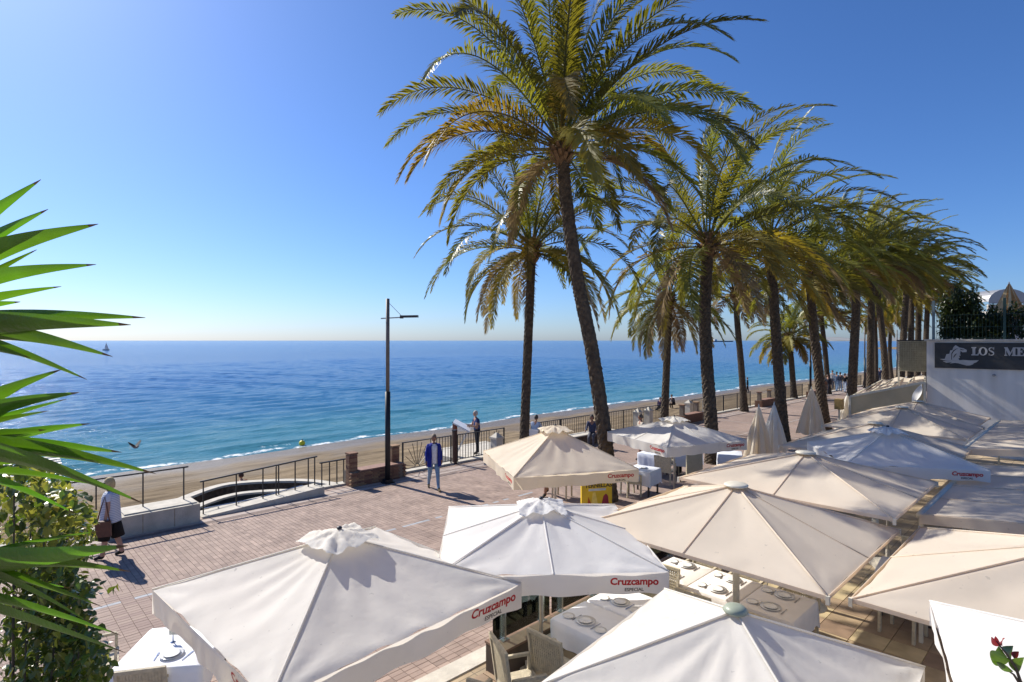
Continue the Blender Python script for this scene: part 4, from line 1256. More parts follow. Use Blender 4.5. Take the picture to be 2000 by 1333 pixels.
# left front table with one setting and a number stand
tc_ = Vector((1.93, 8.12)); trz = math.radians(-36)
cloth_table('white table at the bottom left with one place setting', tc_, 1.02, 1.02, trz, drop=.30)
def on_table(c, rz, x, y): return (c[0] + x * math.cos(rz) - y * math.sin(rz), c[1] + x * math.sin(rz) + y * math.cos(rz))
pp = G(336, 1280, .76); plate('stacked dinner plates on the bottom left table', pp.x, pp.y, .757)
pf = G(306, 1282, .76); cutlery('fork left of the stacked plates on the bottom left table', pf.x, pf.y, .757, math.radians(-30), 'fork')
pk = G(366, 1281, .76); cutlery('knife right of the stacked plates on the bottom left table', pk.x, pk.y, .757, math.radians(-50), 'knife')
pn = G(338, 1254, .76)
root = thing('menu_stand', 'small card on a metal stand on the bottom left table', 'card stand', (pn.x, pn.y, .757), math.radians(-44))
MB().lathe([(.035, 0), (.03, .006), (.008, .012), (.006, .09)], 14).build('stand', M['cutlery'], root, smooth=True)
MB().box((0, 0, .125), (.10, .006, .065)).build('card', mat('card', (.55, .53, .42), .6, .35, 60), root)
cq = G(300, 1333, .45); chair('cream chair pulled up to the bottom left table', cq.x - .05, cq.y - .05, math.radians(150), floor=0.0, h=.80)
cq = G(190, 1290, .45); chair('cream chair half hidden by the leafy bush', cq.x, cq.y, math.radians(80), floor=0.0, h=.85)
# pair of white tables by the ledge
tabs = [(6.05, 4.72, 'white table by the ledge nearest the umbrella pole'), (6.83, 4.72, 'white table by the ledge, farther from the umbrella pole')]
for i, (x, y, lb) in enumerate(tabs):
    cloth_table(lb, (x, y), .74, .84, 0, floor=TZ, drop=.3)
    zz = TZ + .757
    for j, (dx, dy, sm) in enumerate(((-.12, .02, False), (-.17, .27, True), (-.17, -.26, True))):
        plate(('large plate' if not sm else ('small plate nearer the ledge' if dy > 0 else 'small plate away from the ledge')) + ' on the table ' + ('nearest the pole' if i == 0 else 'farther from the pole'), x + dx, y + dy, zz, sm)
    cutlery('fork beside the large plate on the table ' + ('nearest the pole' if i == 0 else 'farther from the pole'), x - .12, y + .17, zz, math.pi / 2, 'fork')
    cutlery('knife beside the large plate on the table ' + ('nearest the pole' if i == 0 else 'farther from the pole'), x - .12, y - .15, zz, math.pi / 2, 'knife')
chair('sunlit woven chair beside the pole of the bright white umbrella', 4.72, 4.72, math.radians(68), h=.98)
chair('shaded woven chair drawn up to the white ledge table', 5.28, 4.62, math.radians(92), h=.95)
chair('woven chair behind the white ledge tables', 7.55, 4.72, math.radians(-90), h=.98)
chair('woven chair at the bottom edge beside the kerb', 4.2, 4.5, math.radians(110), h=.9)
# long laid tables under the near cream umbrella
lt = [(8.35, 4.75), (8.35, 3.98), (8.35, 3.2)]
nm_ = ['nearest the ledge', 'in the middle', 'farthest from the ledge']
for i, (x, y) in enumerate(lt):
    cloth_table('shaded laid table under the cream umbrella, ' + nm_[i] + ' of three', (x, y), .95, .76, 0, floor=TZ, drop=.34, linen='shaded_linen')
    zz = TZ + .757
    for sx in (-1, 1):
        sd_ = 'on its near side' if sx < 0 else 'on its far side'
        plate('large plate on the shaded table ' + nm_[i] + ', ' + sd_, x + sx * .25, y, zz)
        plate('small plate on the shaded table ' + nm_[i] + ', ' + sd_, x + sx * .26, y + .25, zz, True)
        cutlery('knife on the shaded table ' + nm_[i] + ', ' + sd_, x + sx * .25, y - .18, zz, math.pi / 2, 'knife')
        cutlery('fork on the shaded table ' + nm_[i] + ', ' + sd_, x + sx * .25, y + .155, zz, math.pi / 2, 'fork')
    chair('woven chair on the near side of the shaded table ' + nm_[i], x - .68, y, math.radians(90))
    chair('woven chair on the far side of the shaded table ' + nm_[i], x + .68, y, math.radians(-90))
cloth_table('bare clothed table in the gap between the cream umbrellas', (11.1, 2.2), .8, .8, .1, floor=TZ, drop=.36, linen='shaded_linen')
for i, (x, y, rz, w_) in enumerate(((10.3, 2.1, 80, 'left of'), (11.2, 1.4, 180, 'in front of'), (12.0, 2.2, -80, 'right of'))):
    chair('woven chair ' + w_ + ' the bare table between the cream umbrellas', x, y, math.radians(rz))
cloth_table('table with orange fruit under the flat shadow-barred awning', (11.3, .55), 1.3, .8, 0, floor=TZ, drop=.34, linen='shaded_linen')
root = thing('fruit_platter', 'platter of orange fruit under the flat awning', 'platter', (11.2, .6, TZ + .757))
MB().lathe([(.1, 0), (.2, .012), (.22, .03), (.1, .015), (.001, .013)], 24).build('dish', M['porcelain'], root, smooth=True)
for k in range(5): MB().ball((.09 * math.cos(k * 1.3), .07 * math.sin(k * 1.3), .05), (.05, .035, .03)).build('fruit', mat('orange_fruit', (.55, .17, .04), .5) if k == 0 else bpy.data.materials['orange_fruit'], root, smooth=True)
for i, (x, y, rz) in enumerate(((10.6, -.3, 170), (11.6, -.35, 190))): chair('woven chair at the fruit table, ' + ('left' if i == 0 else 'right') + ' one', x, y, math.radians(rz))
# tables on the promenade beneath the white umbrella
blue = mat('bluish_linen', (.70, .73, .80), .8, .03); M['blue_linen'] = blue
for i, (px, py, lb) in enumerate(((1277, 905, 'bluish-white table under the white umbrella, the farther one'), (1256, 942, 'bluish-white table in front, next to the cream umbrella corner'), (1345, 905, 'bluish-white table behind the beige board'), (1425, 905, 'bluish-white table left of the closed pair'))):
    p = G(px, py + 22, 0); cloth_table(lb, p[:2], .8, .8, .15 * i, linen='blue_linen', drop=.42)
    if i < 2:
        plate('plate on the ' + ('farther' if i == 0 else 'front') + ' bluish-white table', p.x, p.y, .757)
for i, (px, py, rz, lb) in enumerate(((1300, 945, 100, 'chair between the two bluish-white tables'), (1312, 925, -60, 'chair by the umbrella pole near the bluish-white tables'), (1232, 968, 60, 'chair at the left of the front bluish-white table'), (1098, 972, 20, 'cream chair half hidden under the cream umbrella'))):
    p = G(px, py, 0); chair(lb, p.x, p.y, math.radians(rz), floor=0)

# ------------------------------------------------------------------ standing boards
s0 = G(1166, 1003)
root = thing('poster_stand', 'yellow food poster board standing under the cream umbrella', 'poster', (s0.x, s0.y, 0), math.radians(-30))
M['yellow'] = mat('poster_yellow', (.75, .50, .03), .5, .12, 3)
MB().box((0, 0, .62), (.84, .06, 1.24)).build('panel', M['yellow'], root)
MB().box((.435, 0, .62), (.03, .08, 1.26)).build('frame', M['dark_metal'], root); MB().box((-.435, 0, .62), (.03, .08, 1.26)).build('frame', M['yellow'], root)
t_ = text_mesh('TERNELLAS', .15, .004); t_.materials.append(M['black_text'])
o_ = link('lettering', t_, root, (.03, -.034, .70)); o_.rotation_euler = (math.pi / 2, 0, 0)
MB().poly([(-.25, .62), (.24, .62), (.24, .56), (-.25, .56)], .004, Matrix.Translation((0, -.036, .05))).build('print_stripe', mat('print_pale', (.6, .62, .6), .5), root)
MB().poly([(.10, .0), (.17, .28), (.24, .34), (.30, .28), (.33, .0)], .004, Matrix.Translation((0, -.036, .18))).build('print_ham', mat('print_red', (.30, .03, .05), .5), root)
MB().poly([(-.05, .45), (.02, .45), (.12, .0), (-.12, .0)], .004, Matrix.Translation((-.08, -.037, .12))).build('print_glow', mat('print_light', (.85, .65, .15), .5), root)
MB().poly([(-.28, .0), (-.26, .18), (-.18, .0)], .004, Matrix.Translation((0, -.038, .28))).build('print_chilli', mat('print_orange', (.5, .1, .02), .5), root)
s0 = G(1356, 940)
root = thing('menu_board', 'beige upright board with dark print by the umbrella pole', 'board', (s0.x, s0.y, 0), math.radians(-44))
MB().box((0, 0, .70), (.52, .10, 1.4)).build('panel', mat('beige_board', (.45, .39, .27), .7, .08), root)
MB().poly([(-.12, .0), (.05, .0), (.06, .10), (-.11, .12)], .004, Matrix.Translation((-.04, -.055, 1.02))).build('print', M['dark_metal'], root)

# ------------------------------------------------------------------ white wall with the sign
WX = 28.6
root = thing('restaurant_building', 'white rendered restaurant wall carrying the dark sign', 'building', (WX, 5.0, 0))
MB().box((8.0, -10.0, 2.24), (16.0, 20.0, 4.68)).build('wall', M['white_render'], root)
MB().box((8.0, -10.0, 4.615), (16.15, 20.15, .07)).build('coping', M['stone_pale'], root)
MB().tube([(-.0, -2.15, 3.25), (-.18, -2.15, 3.27)], .03, 8).ball((-.2, -2.15, 3.27), (.06, .06, .05)).build('wall_lamp', M['galv'], root, smooth=True)
# dark sign, facing the camera side (-X), with a pale wave emblem
M['sign_dark'] = mat('sign_dark', (.040, .042, .044), .55, .15, 4)
M['sign_grey'] = mat('sign_grey', (.46, .45, .44), .5, .08)
sroot = thing('wall_sign', 'dark grey sign with wave emblem and LOS MEL in pale letters', 'sign', (WX - .03, 4.72, 3.50))
MB().box((0, -3.2, .50), (.05, 6.4, 1.02)).build('board', M['sign_dark'], sroot)
# sign plane helper: u metres to the right along the sign, v metres up
SM = Matrix(((0, 1, 0, -.028), (-1, 0, 0, 0), (0, 0, 1, 0), (0, 0, 0, 1)))
kx, kz = 1.0 / 690.0, 1.0 / 549.0
def sp_(pts): return [((x - 20) * kx, 1.005 - (y - 100) * kz) for x, y in pts]
def sign_poly(pts, name, dep=.02, mt=None):
    mb = MB(); p2 = sp_(pts)
    mb.poly(p2, -dep, SM); mb.build(name, mt or M['sign_grey'], sroot)
sign_poly([(140, 462), (250, 455), (290, 350), (355, 340), (375, 265), (420, 260), (445, 195), (490, 150), (545, 180), (570, 200), (660, 215), (735, 255), (725, 300), (640, 305), (600, 270), (590, 330), (600, 380), (565, 385), (585, 430), (550, 435), (575, 480), (500, 488), (420, 495), (300, 498), (215, 480)], 'emblem_wave')
sign_poly([(200, 505), (330, 505), (480, 492), (640, 470), (800, 478), (990, 470), (940, 515), (880, 540), (870, 560), (800, 588), (730, 592), (640, 570), (560, 548), (480, 540), (360, 555), (410, 525), (290, 540)], 'emblem_sea')
sign_poly([(440, 420), (470, 360), (520, 325), (510, 350), (470, 400), (450, 425)], 'emblem_gap', .024, M['sign_dark'])
sign_poly([(395, 470), (400, 330), (440, 265), (500, 230), (560, 215), (500, 245), (450, 290), (415, 345), (410, 470)], 'emblem_line', .026, M['sign_dark'])
sign_poly([(590, 225), (640, 245), (690, 245), (640, 260), (600, 250)], 'emblem_line', .026, M['sign_dark'])
def letter(ch, x0, x1, y0=190, y1=368):
    w = x1 - x0; s_ = 20; st = min(52, w * .34)
    L_ = lambda pts: sign_poly([(x0 + a * w, y0 + b * (y1 - y0)) for a, b in pts], 'letter_' + ch)
    t = s_ / (y1 - y0)
    if ch == 'l':
        L_([(0, 0), (.66, 0), (.66, t), (.53, t * 1.3), (.53, 1 - t), (.80, 1 - t), (.92, .66), (1, .66), (.97, 1), (0, 1), (0, 1 - t), (.15, 1 - t * 1.3), (.15, t * 1.3), (0, t)])
    if ch == 'e':
        L_([(0, 0), (.93, 0), (.95, .3), (.86, .3), (.74, t), (.5, t), (.5, .42), (.60, .42), (.66, .32), (.73, .32), (.73, .66), (.66, .66), (.60, .54), (.5, .54), (.5, 1 - t), (.78, 1 - t), (.92, .66), (1, .66), (.97, 1), (0, 1), (0, 1 - t), (.14, 1 - t * 1.3), (.14, t * 1.3), (0, t)])
    if ch == 'm':
        L_([(0, 0), (.28, 0), (.52, .62), (.74, 0), (1, 0), (1, t), (.93, t * 1.2), (.93, 1 - t * 1.2), (1, 1 - t), (1, 1), (.62, 1), (.62, 1 - t), (.70, 1 - t * 1.2), (.70, .38), (.46, 1), (.40, 1), (.17, .35), (.17, 1 - t * 1.2), (.25, 1 - t), (.25, 1), (0, 1), (0, 1 - t), (.07, 1 - t * 1.2), (.07, t * 1.2), (0, t)])
    if ch == 'o':
        out = []; inn = []
        for k in range(24):
            a = 2 * math.pi * k / 24; out.append((.5 + .5 * math.cos(a), .5 + .5 * math.sin(a))); inn.append((.5 + .24 * math.cos(a), .5 + .40 * math.sin(a)))
        for k in range(24):
            j = (k + 1) % 24; sign_poly([(x0 + a * w, y0 + b * (y1 - y0)) for a, b in (out[k], out[j], inn[j], inn[k])], 'letter_o_piece') if False else None
        mb = MB(); V = []; 
        for a, b in out + inn:
            u_, v_ = sp_([(x0 + a * w, y0 + b * (y1 - y0))])[0]; V.append(SM @ Vector((u_, -.02, v_)))
        for a, b in out + inn:
            u_, v_ = sp_([(x0 + a * w, y0 + b * (y1 - y0))])[0]; V.append(SM @ Vector((u_, 0, v_)))
        F = []
        for k in range(24):
            j = (k + 1) % 24
            F += [(k, j, 24 + j, 24 + k), (k, k + 48, j + 48, j), (24 + k, 24 + j, 72 + j, 72 + k)]
        mb.add(V, F); mb.build('letter_o', M['sign_grey'], sroot)
    if ch == 's':
        c = [(.86, .30), (.74, .12), (.5, .06), (.26, .12), (.17, .26), (.28, .40), (.55, .50), (.80, .62), (.86, .76), (.74, .90), (.48, .945), (.24, .90), (.12, .70)]
        wd = [.03, .05, .08, .13, .16, .17, .18, .17, .15, .12, .08, .05, .03]
        C = catmull([(a, b, 0) for a, b in c], 30); W = np.interp(np.linspace(0, 1, 30), np.linspace(0, 1, 13), wd)
        T = np.gradient(C, axis=0); T /= np.linalg.norm(T, axis=1, keepdims=True)
        mb = MB(); V = []; F = []
        for p, t_, w_ in zip(C, T, W):
            for sg in (-1, 1):
                u_, v_ = sp_([(x0 + (p[0] - t_[1] * sg * w_ * .62) * w, y0 + (p[1] + t_[0] * sg * w_ * .5) * (y1 - y0))])[0]; V.append(SM @ Vector((u_, -.02, v_)))
        for i in range(29): F.append((i * 2, i * 2 + 1, i * 2 + 3, i * 2 + 2))
        mb.add(V, F)
        for a, b in ((.80, .02), (.08, .70)):
            p2 = sp_([(x0 + a * w, y0 + b * (y1 - y0)), (x0 + (a + .13) * w, y0 + b * (y1 - y0)), (x0 + (a + .13) * w, y0 + (b + .28) * (y1 - y0)), (x0 + (a + .05) * w, y0 + (b + .28) * (y1 - y0))]); mb.poly(p2, -.02, SM)
        mb.build('letter_s', M['sign_grey'], sroot)
letter('l', 832, 988); letter('o', 985, 1170); letter('s', 1182, 1315)
letter('m', 1510, 1745); letter('e', 1750, 1905); letter('l', 1912, 2065)

# lattice screen next to the wall
root = thing('lattice_screen', 'beige lattice screen at the left end of the white wall', 'screen', (30.2, 5.65, 0))
M['lattice'] = mat('lattice_beige', (.36, .33, .24), .8, .15, 6)
MB().box((.06, 0, 3.9), (.02, 1.35, 1.35)).build('backing', M['lattice'], root)
for k in range(16): MB().box((0, -.66 + k * .088, 3.9), (.03, .03, 1.35)).build('slat', M['lattice'], root)
for k in range(14): MB().box((-.03, 0, 3.26 + k * .1), (.03, 1.33, .03)).build('slat', M['lattice'], root)
for sy in (-.66, .66): MB().box((.02, sy, 2.3), (.08, .06, 4.6)).build('post', M['pole_cream'], root)
MB().box((.02, 0, 4.6), (.12, 1.45, .05)).build('top_rail', M['iron'], root)

# pergola awning with a drawn-back cloth
root = thing('pergola_awning', 'pergola awning with shade-toned front and sagging cream roof beside the white wall', 'awning', (26.4, 6.6, 0))
q = lambda px, py, yd: A(px, py, yd) - Vector((26.4, 6.6, 0))
fa, fb = q(1660, 775, 25.2), q(1806, 747, 23.4)
ba, bb = q(1725, 741, 29.5), q(1806, 735, 28.0)
U, V = np.meshgrid(np.linspace(0, 1, 31), np.linspace(0, 1, 15))
def bil(i): return (fa[i] * (1 - U) + fb[i] * U) * (1 - V) + (ba[i] * (1 - U) + bb[i] * U) * V
link('roof_cloth', grid_mesh('roof_cloth', bil(0), bil(1), bil(2) - .14 * np.sin(np.pi * V) - .05 * np.sin(U * 12) * V, M['cloth_cream']), root)
ca, cb = q(1662, 832, 25.2), q(1806, 806, 23.4)
U, V = np.meshgrid(np.linspace(0, 1, 41), np.linspace(0, 1, 8))
bx = lambda i: (fa[i] * (1 - U) + fb[i] * U) * (1 - V) + (ca[i] * (1 - U) + cb[i] * U) * V
link('front_curtain', grid_mesh('front_curtain', bx(0) - .03 * np.sin(U * 25) * V, bx(1), bx(2), mat('shaded_curtain', (.50, .43, .29), .85, .08, 2, .2, 10, trans=.15)), root)  # curtain darkened to tan as painted shade on its sunless side
MB().bar(fa, fb, .09, .09).build('front_beam', M['pole_cream'], root)
MB().bar((fa.x, fa.y, 0), fa, .08).build('post', M['pole_cream'], root); MB().bar((fb.x, fb.y, 0), fb, .08).build('post', M['pole_cream'], root)
MB().bar((ba.x, ba.y, 0), ba, .08).build('post', M['pole_cream'], root); MB().bar((bb.x, bb.y, 0), bb, .08).build('post', M['pole_cream'], root)
for k in range(5):
    a_ = fa + (fb - fa) * (k / 4); b_ = ba + (bb - ba) * (k / 4); MB().bar(a_ - Vector((0, 0, .02)), b_ - Vector((0, 0, .02)), .05).build('rafter', M['pole_cream'], root)
sw = MB(); pa = q(1800, 750, 23.2); pb = q(1782, 790, 23.0)
U, V = np.meshgrid(np.linspace(0, 1, 12), np.linspace(0, 1, 9))
X = pa.x + (pb.x - pa.x) * U + .10 * (V - .5) * np.sin(np.pi * U); Y = pa.y + (pb.y - pa.y) * U + .3 * (V - .5) * np.sin(np.pi * U); Z = pa.z + (pb.z - pa.z) * U - .1 * np.sin(np.pi * V)
link('gathered_cloth', grid_mesh('gathered_cloth', X, Y, Z, M['cloth_bright']), root)
q0 = A(1639, 812, 25.5)
root = thing('planter_box', 'tan box hung at the left end of the pergola', 'box', (q0.x, q0.y, 0))
MB().box((0, 0, 1.75), (.34, .3, .46)).build('box', mat('tan_box', (.33, .22, .08), .7, .2), root); MB().bar((0, 0, 0), (0, 0, 1.55), .06).build('stand', M['pole_cream'], root)

# terrace above the wall: green mesh fence posts, roof and striped parasol behind
root = thing('terrace_fence', 'dark green wire fence on top of the white wall', 'fence', (29.4, 4.9, 4.65))
M['green_post'] = mat('green_post', (.02, .055, .05), .5, .2)
for yy in (0, -2.27, -4.54):
    MB().bar((0, yy, 0), (0, yy, 1.62), .09).build('post', M['green_post'] if yy else mat('grey_green_post', (.16, .22, .24), .5, .15), root)
for k in range(44): MB().bar((0, -.1 - k * .115, .02), (0, -.1 - k * .115, 1.0), .008).build('wire', M['green_post'], root)
for z in (.05, .5, 1.0): MB().bar((0, 0, z), (0, -5.2, z), .012).build('wire', M['green_post'], root)
rr_ = A(1945, 590, 60)
root = thing('distant_pavilion', 'white curved-roof pavilion far behind the hedge', 'building', (rr_.x, rr_.y, 0), math.radians(-44)); root.scale = (.48, .5, 1.06)
MB().box((0, 0, 3.6), (7.2, 5, 7.2)).build('wall', M['white_render'], root)
mb = MB(); V = []; F = []
for i in range(13):
    a = math.pi * i / 12; 
    for y_ in (-3.2, 3.2): V.append((-4.4 * math.cos(a), y_, 8.1 + 1.25 * math.sin(a)))
for i in range(12): F.append((2 * i, 2 * i + 1, 2 * i + 3, 2 * i + 2))
for i in range(13): V.append((V[2 * i][0], -3.2, 7.9))
for i in range(12): F.append((26 + i, 27 + i, 2 * i + 2, 2 * i))
mb.add(V, F); mb.build('roof', M['galv'], root, smooth=False)
MB().box((0, -2.6, 7.6), (8.2, .4, .5)).build('fascia', M['stone_pale'], root)
for k in range(3): MB().box((-2.2 + k * 2.2, -2.52, 5.6), (1.3, .06, 1.3)).build('window', M['dark_metal'], root)
pr = A(1971, 600, 33)
root = thing('striped_parasol', 'closed orange and cream striped parasol above the hedge', 'parasol', (pr.x, pr.y, 4.65))
n, m = 12, 32; mb = MB(); V = []; F = []
for j in range(n):
    h_ = j / (n - 1)
    for k in range(m):
        a = 2 * math.pi * k / m; r_ = (.04 + .72 * h_ ** .9) * (1 + .15 * math.cos(8 * a) * min(1, 2 * h_)); V.append((r_ * math.cos(a), r_ * math.sin(a), 3.25 - 2.1 * h_))
for j in range(n - 1):
    for k in range(m): F.append((j * m + k, (j + 1) * m + k, (j + 1) * m + (k + 1) % m, j * m + (k + 1) % m))
mb.add(V, F); mb.m = [(i % m) // 2 % 2 for i in range(len(F))]
mb.build('canopy', [mat('stripe_cream', (.62, .50, .30), .8, trans=.3), mat('stripe_orange', (.45, .24, .09), .8, trans=.3)], root, smooth=True)
MB().tube([(0, 0, 0), (0, 0, 3.35)], .03, 8).build('pole', M['pole_cream'], root)

# ------------------------------------------------------------------ boats, buoy, bird
p = G(207, 684.5, SEA_Z); 
root = thing('sailboat', 'small white-sailed boat near the left horizon', 'sailboat', (p.x, p.y, SEA_Z), math.radians(-44)); root.scale = (.62, .62, .62)
mb = MB(); mb.poly([(-3.2, .9), (-2.6, -.3), (2.2, -.3), (3.6, 1.0)], 1.6, Matrix.Translation((0, -.8, 0))); mb.build('hull', mat('hull_dark', (.03, .05, .08), .4), root)
MB().tube([(.4, 0, .8), (.4, 0, 8.2)], .07, 6).build('mast', M['galv'], root)
MB().poly([(.3, 1.3), (.3, 8.0), (-.6, 5.2), (-1.6, 1.3)], .05).build('main_sail', mat('sail', (.75, .70, .68), .8, trans=.3), root)
MB().poly([(.55, 1.2), (.55, 7.0), (2.9, 1.2)], .05).build('jib', bpy.data.materials['sail'], root)
p = G(1412, 668.2, SEA_Z)
root = thing('cargo_ship', 'tiny dark ship on the horizon between palm trunks', 'ship', (p.x, p.y, SEA_Z), math.radians(-44))
MB().poly([(-46, 4), (-44, -.5), (40, -.5), (48, 5)], 12, Matrix.Translation((0, -6, 0))).build('hull', mat('ship_dark', (.09, .09, .11), .6), root)
MB().box((-34, 0, 7.5), (12, 10, 8)).build('bridge', M['white_render'], root)
p = G(590, 870, SEA_Z)
root = thing('buoy', 'yellow round buoy floating near the shore', 'buoy', (p.x, p.y, SEA_Z))
MB().ball((0, 0, .12), (.18, .18, .17), 16).build('float', mat('buoy_yellow', (.72, .62, .03), .4, .06), root, smooth=True)
MB().tube([(0, 0, .3), (0, 0, .37)], .03, 8).build('eye', M['dark_metal'], root)
p = A(264, 873, 20)
root = thing('pigeon', 'dark bird flying above the shallow water', 'bird', p, math.radians(-60))
M['bird'] = mat('bird_dark', (.02, .022, .03), .7, .3, 20); M['bird_grey'] = mat('bird_grey', (.18, .17, .18), .7, .2, 20)
mb = MB(); mb.tube([(-.18, 0, .02), (-.1, 0, .0), (0, 0, -.02), (.09, 0, -.01), (.14, 0, .02)], [.012, .035, .048, .035, .012], 10); mb.ball((.15, 0, .035), .028, 8); mb.build('body', M['bird_grey'], root, smooth=True)
for sy, nm in ((1, 'wing'), (-1, 'wing')):
    pts = [(.06, sy * .02, .02), (.08, sy * .12, .10), (.02, sy * .22, .19), (-.06, sy * .24, .20), (-.07, sy * .12, .07), (-.07, sy * .02, .01)]
    v = [Vector(q_) for q_ in pts] + [Vector(q_) - Vector((0, 0, .008)) for q_ in pts]
    n = len(pts); MB().add(v, [tuple(range(n)), tuple(range(2 * n - 1, n - 1, -1))] + [(i, i + n, (i + 1) % n + n, (i + 1) % n) for i in range(n)]).build(nm, M['bird'], root)
MB().add([(-.16, -.02, .015), (-.16, .02, .015), (-.26, .05, .02), (-.26, -.05, .02), (-.16, 0, .02)], [(0, 1, 2, 3), (0, 3, 4), (1, 4, 2), (3, 2, 4)]).build('tail', M['bird'], root)
# ------------------------------------------------------------------ people
M['skin'] = mat('skin', (.42, .24, .17), .55, .08, 8)
M['skin_dark'] = mat('skin_tan', (.30, .155, .10), .55, .08, 8)
def fabric(n, c): 
    if n not in M: M[n] = mat(n, c, .85, .12, 14, .3, 40, spec=.2)
    return M[n]

def skin_object(pts, rad, edges, root=0, sub=2):
    me = bpy.data.meshes.new('body'); me.from_pydata([tuple(p) for p in pts], edges, []); me.update()
    o = bpy.data.objects.new('body_tmp', me); COL.objects.link(o)
    sk = o.modifiers.new('skin', 'SKIN'); sk.use_smooth_shade = True
    sv = me.skin_vertices[0].data
    for i, r in enumerate(rad): sv[i].radius = r if isinstance(r, tuple) else (r, r)
    for i in range(len(pts)): sv[i].use_root = (i == root)
    ss = o.modifiers.new('sub', 'SUBSURF'); ss.levels = sub; ss.render_levels = sub
    res = bpy.data.meshes.new_from_object(o.evaluated_get(bpy.context.evaluated_depsgraph_get()))
    bpy.data.objects.remove(o); bpy.data.meshes.remove(me)
    V = np.zeros(len(res.vertices) * 3); res.vertices.foreach_get('co', V); V = V.reshape(-1, 3)
    F = [tuple(p.vertices) for p in res.polygons]
    bpy.data.meshes.remove(res)
    return V, F

def person(label, loc, rz, legs=((0, 0), (0, 0)), arms=((0, .12, .15), (0, .12, .15)), lean=0.0, scale=1.0, top=('shirt_white', (.7, .7, .7)), bottom=('jeans', (.12, .18, .28)), shoe=('shoe_dark', (.05, .045, .04)),
           sleeve='long', shorts=False, hair=(.10, .08, .06), hairlen=.0, skin='skin', jacket=None, dress=None, fingers=True, seat=None, headturn=0.0, headtilt=0.0, bald=False, group=None, ground=0.0, glasses=False):
    root = thing('person', label, 'person', loc, rz, group)
    J = []; Rr = []; E = []; reg = []
    def add(p, r, par=None, rg_='top'):
        J.append(Vector(p)); Rr.append(r); reg.append(rg_)
        if par is not None: E.append((par, len(J) - 1))
        return len(J) - 1
    pel = add((0, 0, .95), .135, None, 'bottom')
    wst = add((0, lean * .25, 1.10), .128, pel, 'top')
    cst = add((0, lean * .6, 1.30), .150, wst, 'top')
    nck = add((0, lean * .95, 1.45), .062, cst, 'skin')
    hdb = add((0, lean * 1.05 + .01, 1.52), .055, nck, 'skin')
    feet = []
    for sx, (h_, k_) in ((-1, legs[0]), (1, legs[1])):
        hip = add((sx * .09, 0, .90), .098, pel, 'bottom')
        kn = J[hip] + Vector((sx * .005, math.sin(h_) * .43, -math.cos(h_) * .43))
        an = kn + Vector((0, math.sin(h_ - k_) * .42, -math.cos(h_ - k_) * .42))
        th = add(J[hip] * .5 + kn * .5, .085, hip, 'bottom')
        ik = add(kn, .062, th, 'bottom')
        cf = add(kn * .6 + an * .4 + Vector((0, -.012, 0)), .058, ik, 'calf')
        ia = add(an, .040, cf, 'calf')
        fa = h_ - k_
        toe = an + Vector((sx * .02, .15 * math.cos(fa * .6), -.045 + .15 * math.sin(fa * .6) * .5))
        hl = add(an + Vector((0, -.03, -.04)), .036, ia, 'shoe')
        it = add(toe, .034, ia, 'shoe')
        feet.append(min(an.z - .075, toe.z - .03))
    for sx, (sw, ab, el) in ((-1, arms[0]), (1, arms[1])):
        sh = add((sx * .175, lean * .75, 1.395), .066, cst, 'top')
        d = Vector((sx * math.sin(ab), math.sin(sw) * math.cos(ab), -math.cos(sw) * math.cos(ab)))
        eb = J[sh] + d * .28
        d2 = Vector((sx * math.sin(ab) * .4 - sx * max(0, el - .9) * .35, math.sin(sw + el), -math.cos(sw + el))).normalized()
        wr = eb + d2 * .24
        ua = add(J[sh] * .55 + eb * .45, .052, sh, 'top')
        ie = add(eb, .044, ua, 'top' if sleeve == 'long' else 'skin')
        iw = add(wr, .030, ie, 'top' if sleeve == 'long' else 'skin')
        pm_ = wr + d2 * .07
        ip = add(pm_, (.040, .026), iw, 'skin')
        if fingers:
            side = Vector((sx, 0, 0)).cross(d2).normalized(); fw = side * 1.0
            for q in range(4):
                b_ = pm_ + d2 * .03 + fw * (q - 1.5) * .019
                f1 = add(b_ + d2 * (.030 - abs(q - 1.4) * .004), .0095, ip, 'skin')
                add(J[f1] + (d2 * .9 - Vector((sx * .45, 0, 0))).normalized() * (.032 - abs(q - 1.4) * .004), .008, f1, 'skin')
            t1 = add(wr + d2 * .04 + fw * .045, .011, ip, 'skin'); add(J[t1] + d2 * .035 + fw * .012, .009, t1, 'skin')
    V, F = skin_object(J, Rr, E)
    # region per face from the nearest bone point
    JP = np.array([tuple(j) for j in J]); 
    segs = [(np.array(J[a]), np.array(J[b]), reg[b]) for a, b in E]
    order = ['skin', 'top', 'bottom', 'shoe']
    C = np.array([V[list(f)].mean(0) for f in F])
    best = np.full(len(C), 9.0); lab = np.zeros(len(C), int)
    for a, b, rg_ in segs:
        ab_ = b - a; t = np.clip(((C - a) @ ab_) / max(ab_ @ ab_, 1e-9), 0, 1); dd_ = np.linalg.norm(C - (a + t[:, None] * ab_), axis=1)
        if rg_ == 'calf': rg_ = 'skin' if shorts else 'bottom'
        m_ = dd_ < best; best[m_] = dd_[m_]; lab[m_] = order.index(rg_)
    if sleeve == 'short':
        pass
    mb = MB(); mb.add(V, F); mb.m = [int(x) for x in lab]
    # head, face and ears in the same body mesh
    hc = Vector(J[hdb]) + Vector((0, .015, .11)); hq = Matrix.Rotation(headturn, 3, 'Z') @ Matrix.Rotation(-headtilt, 3, 'X')
    def H(p): return hc + hq @ Vector(p)
    hb = MB(); hb.ball((0, 0, 0), (.080, .100, .122), 18)
    hv = []
    for x, y, z in hb.v:
        if z < 0: x *= 1 - .22 * (-z / .115) ** 1.5; y *= 1 - .10 * (-z / .115)
        if y > .05: y -= .006
        hv.append(H((x, y, z)))
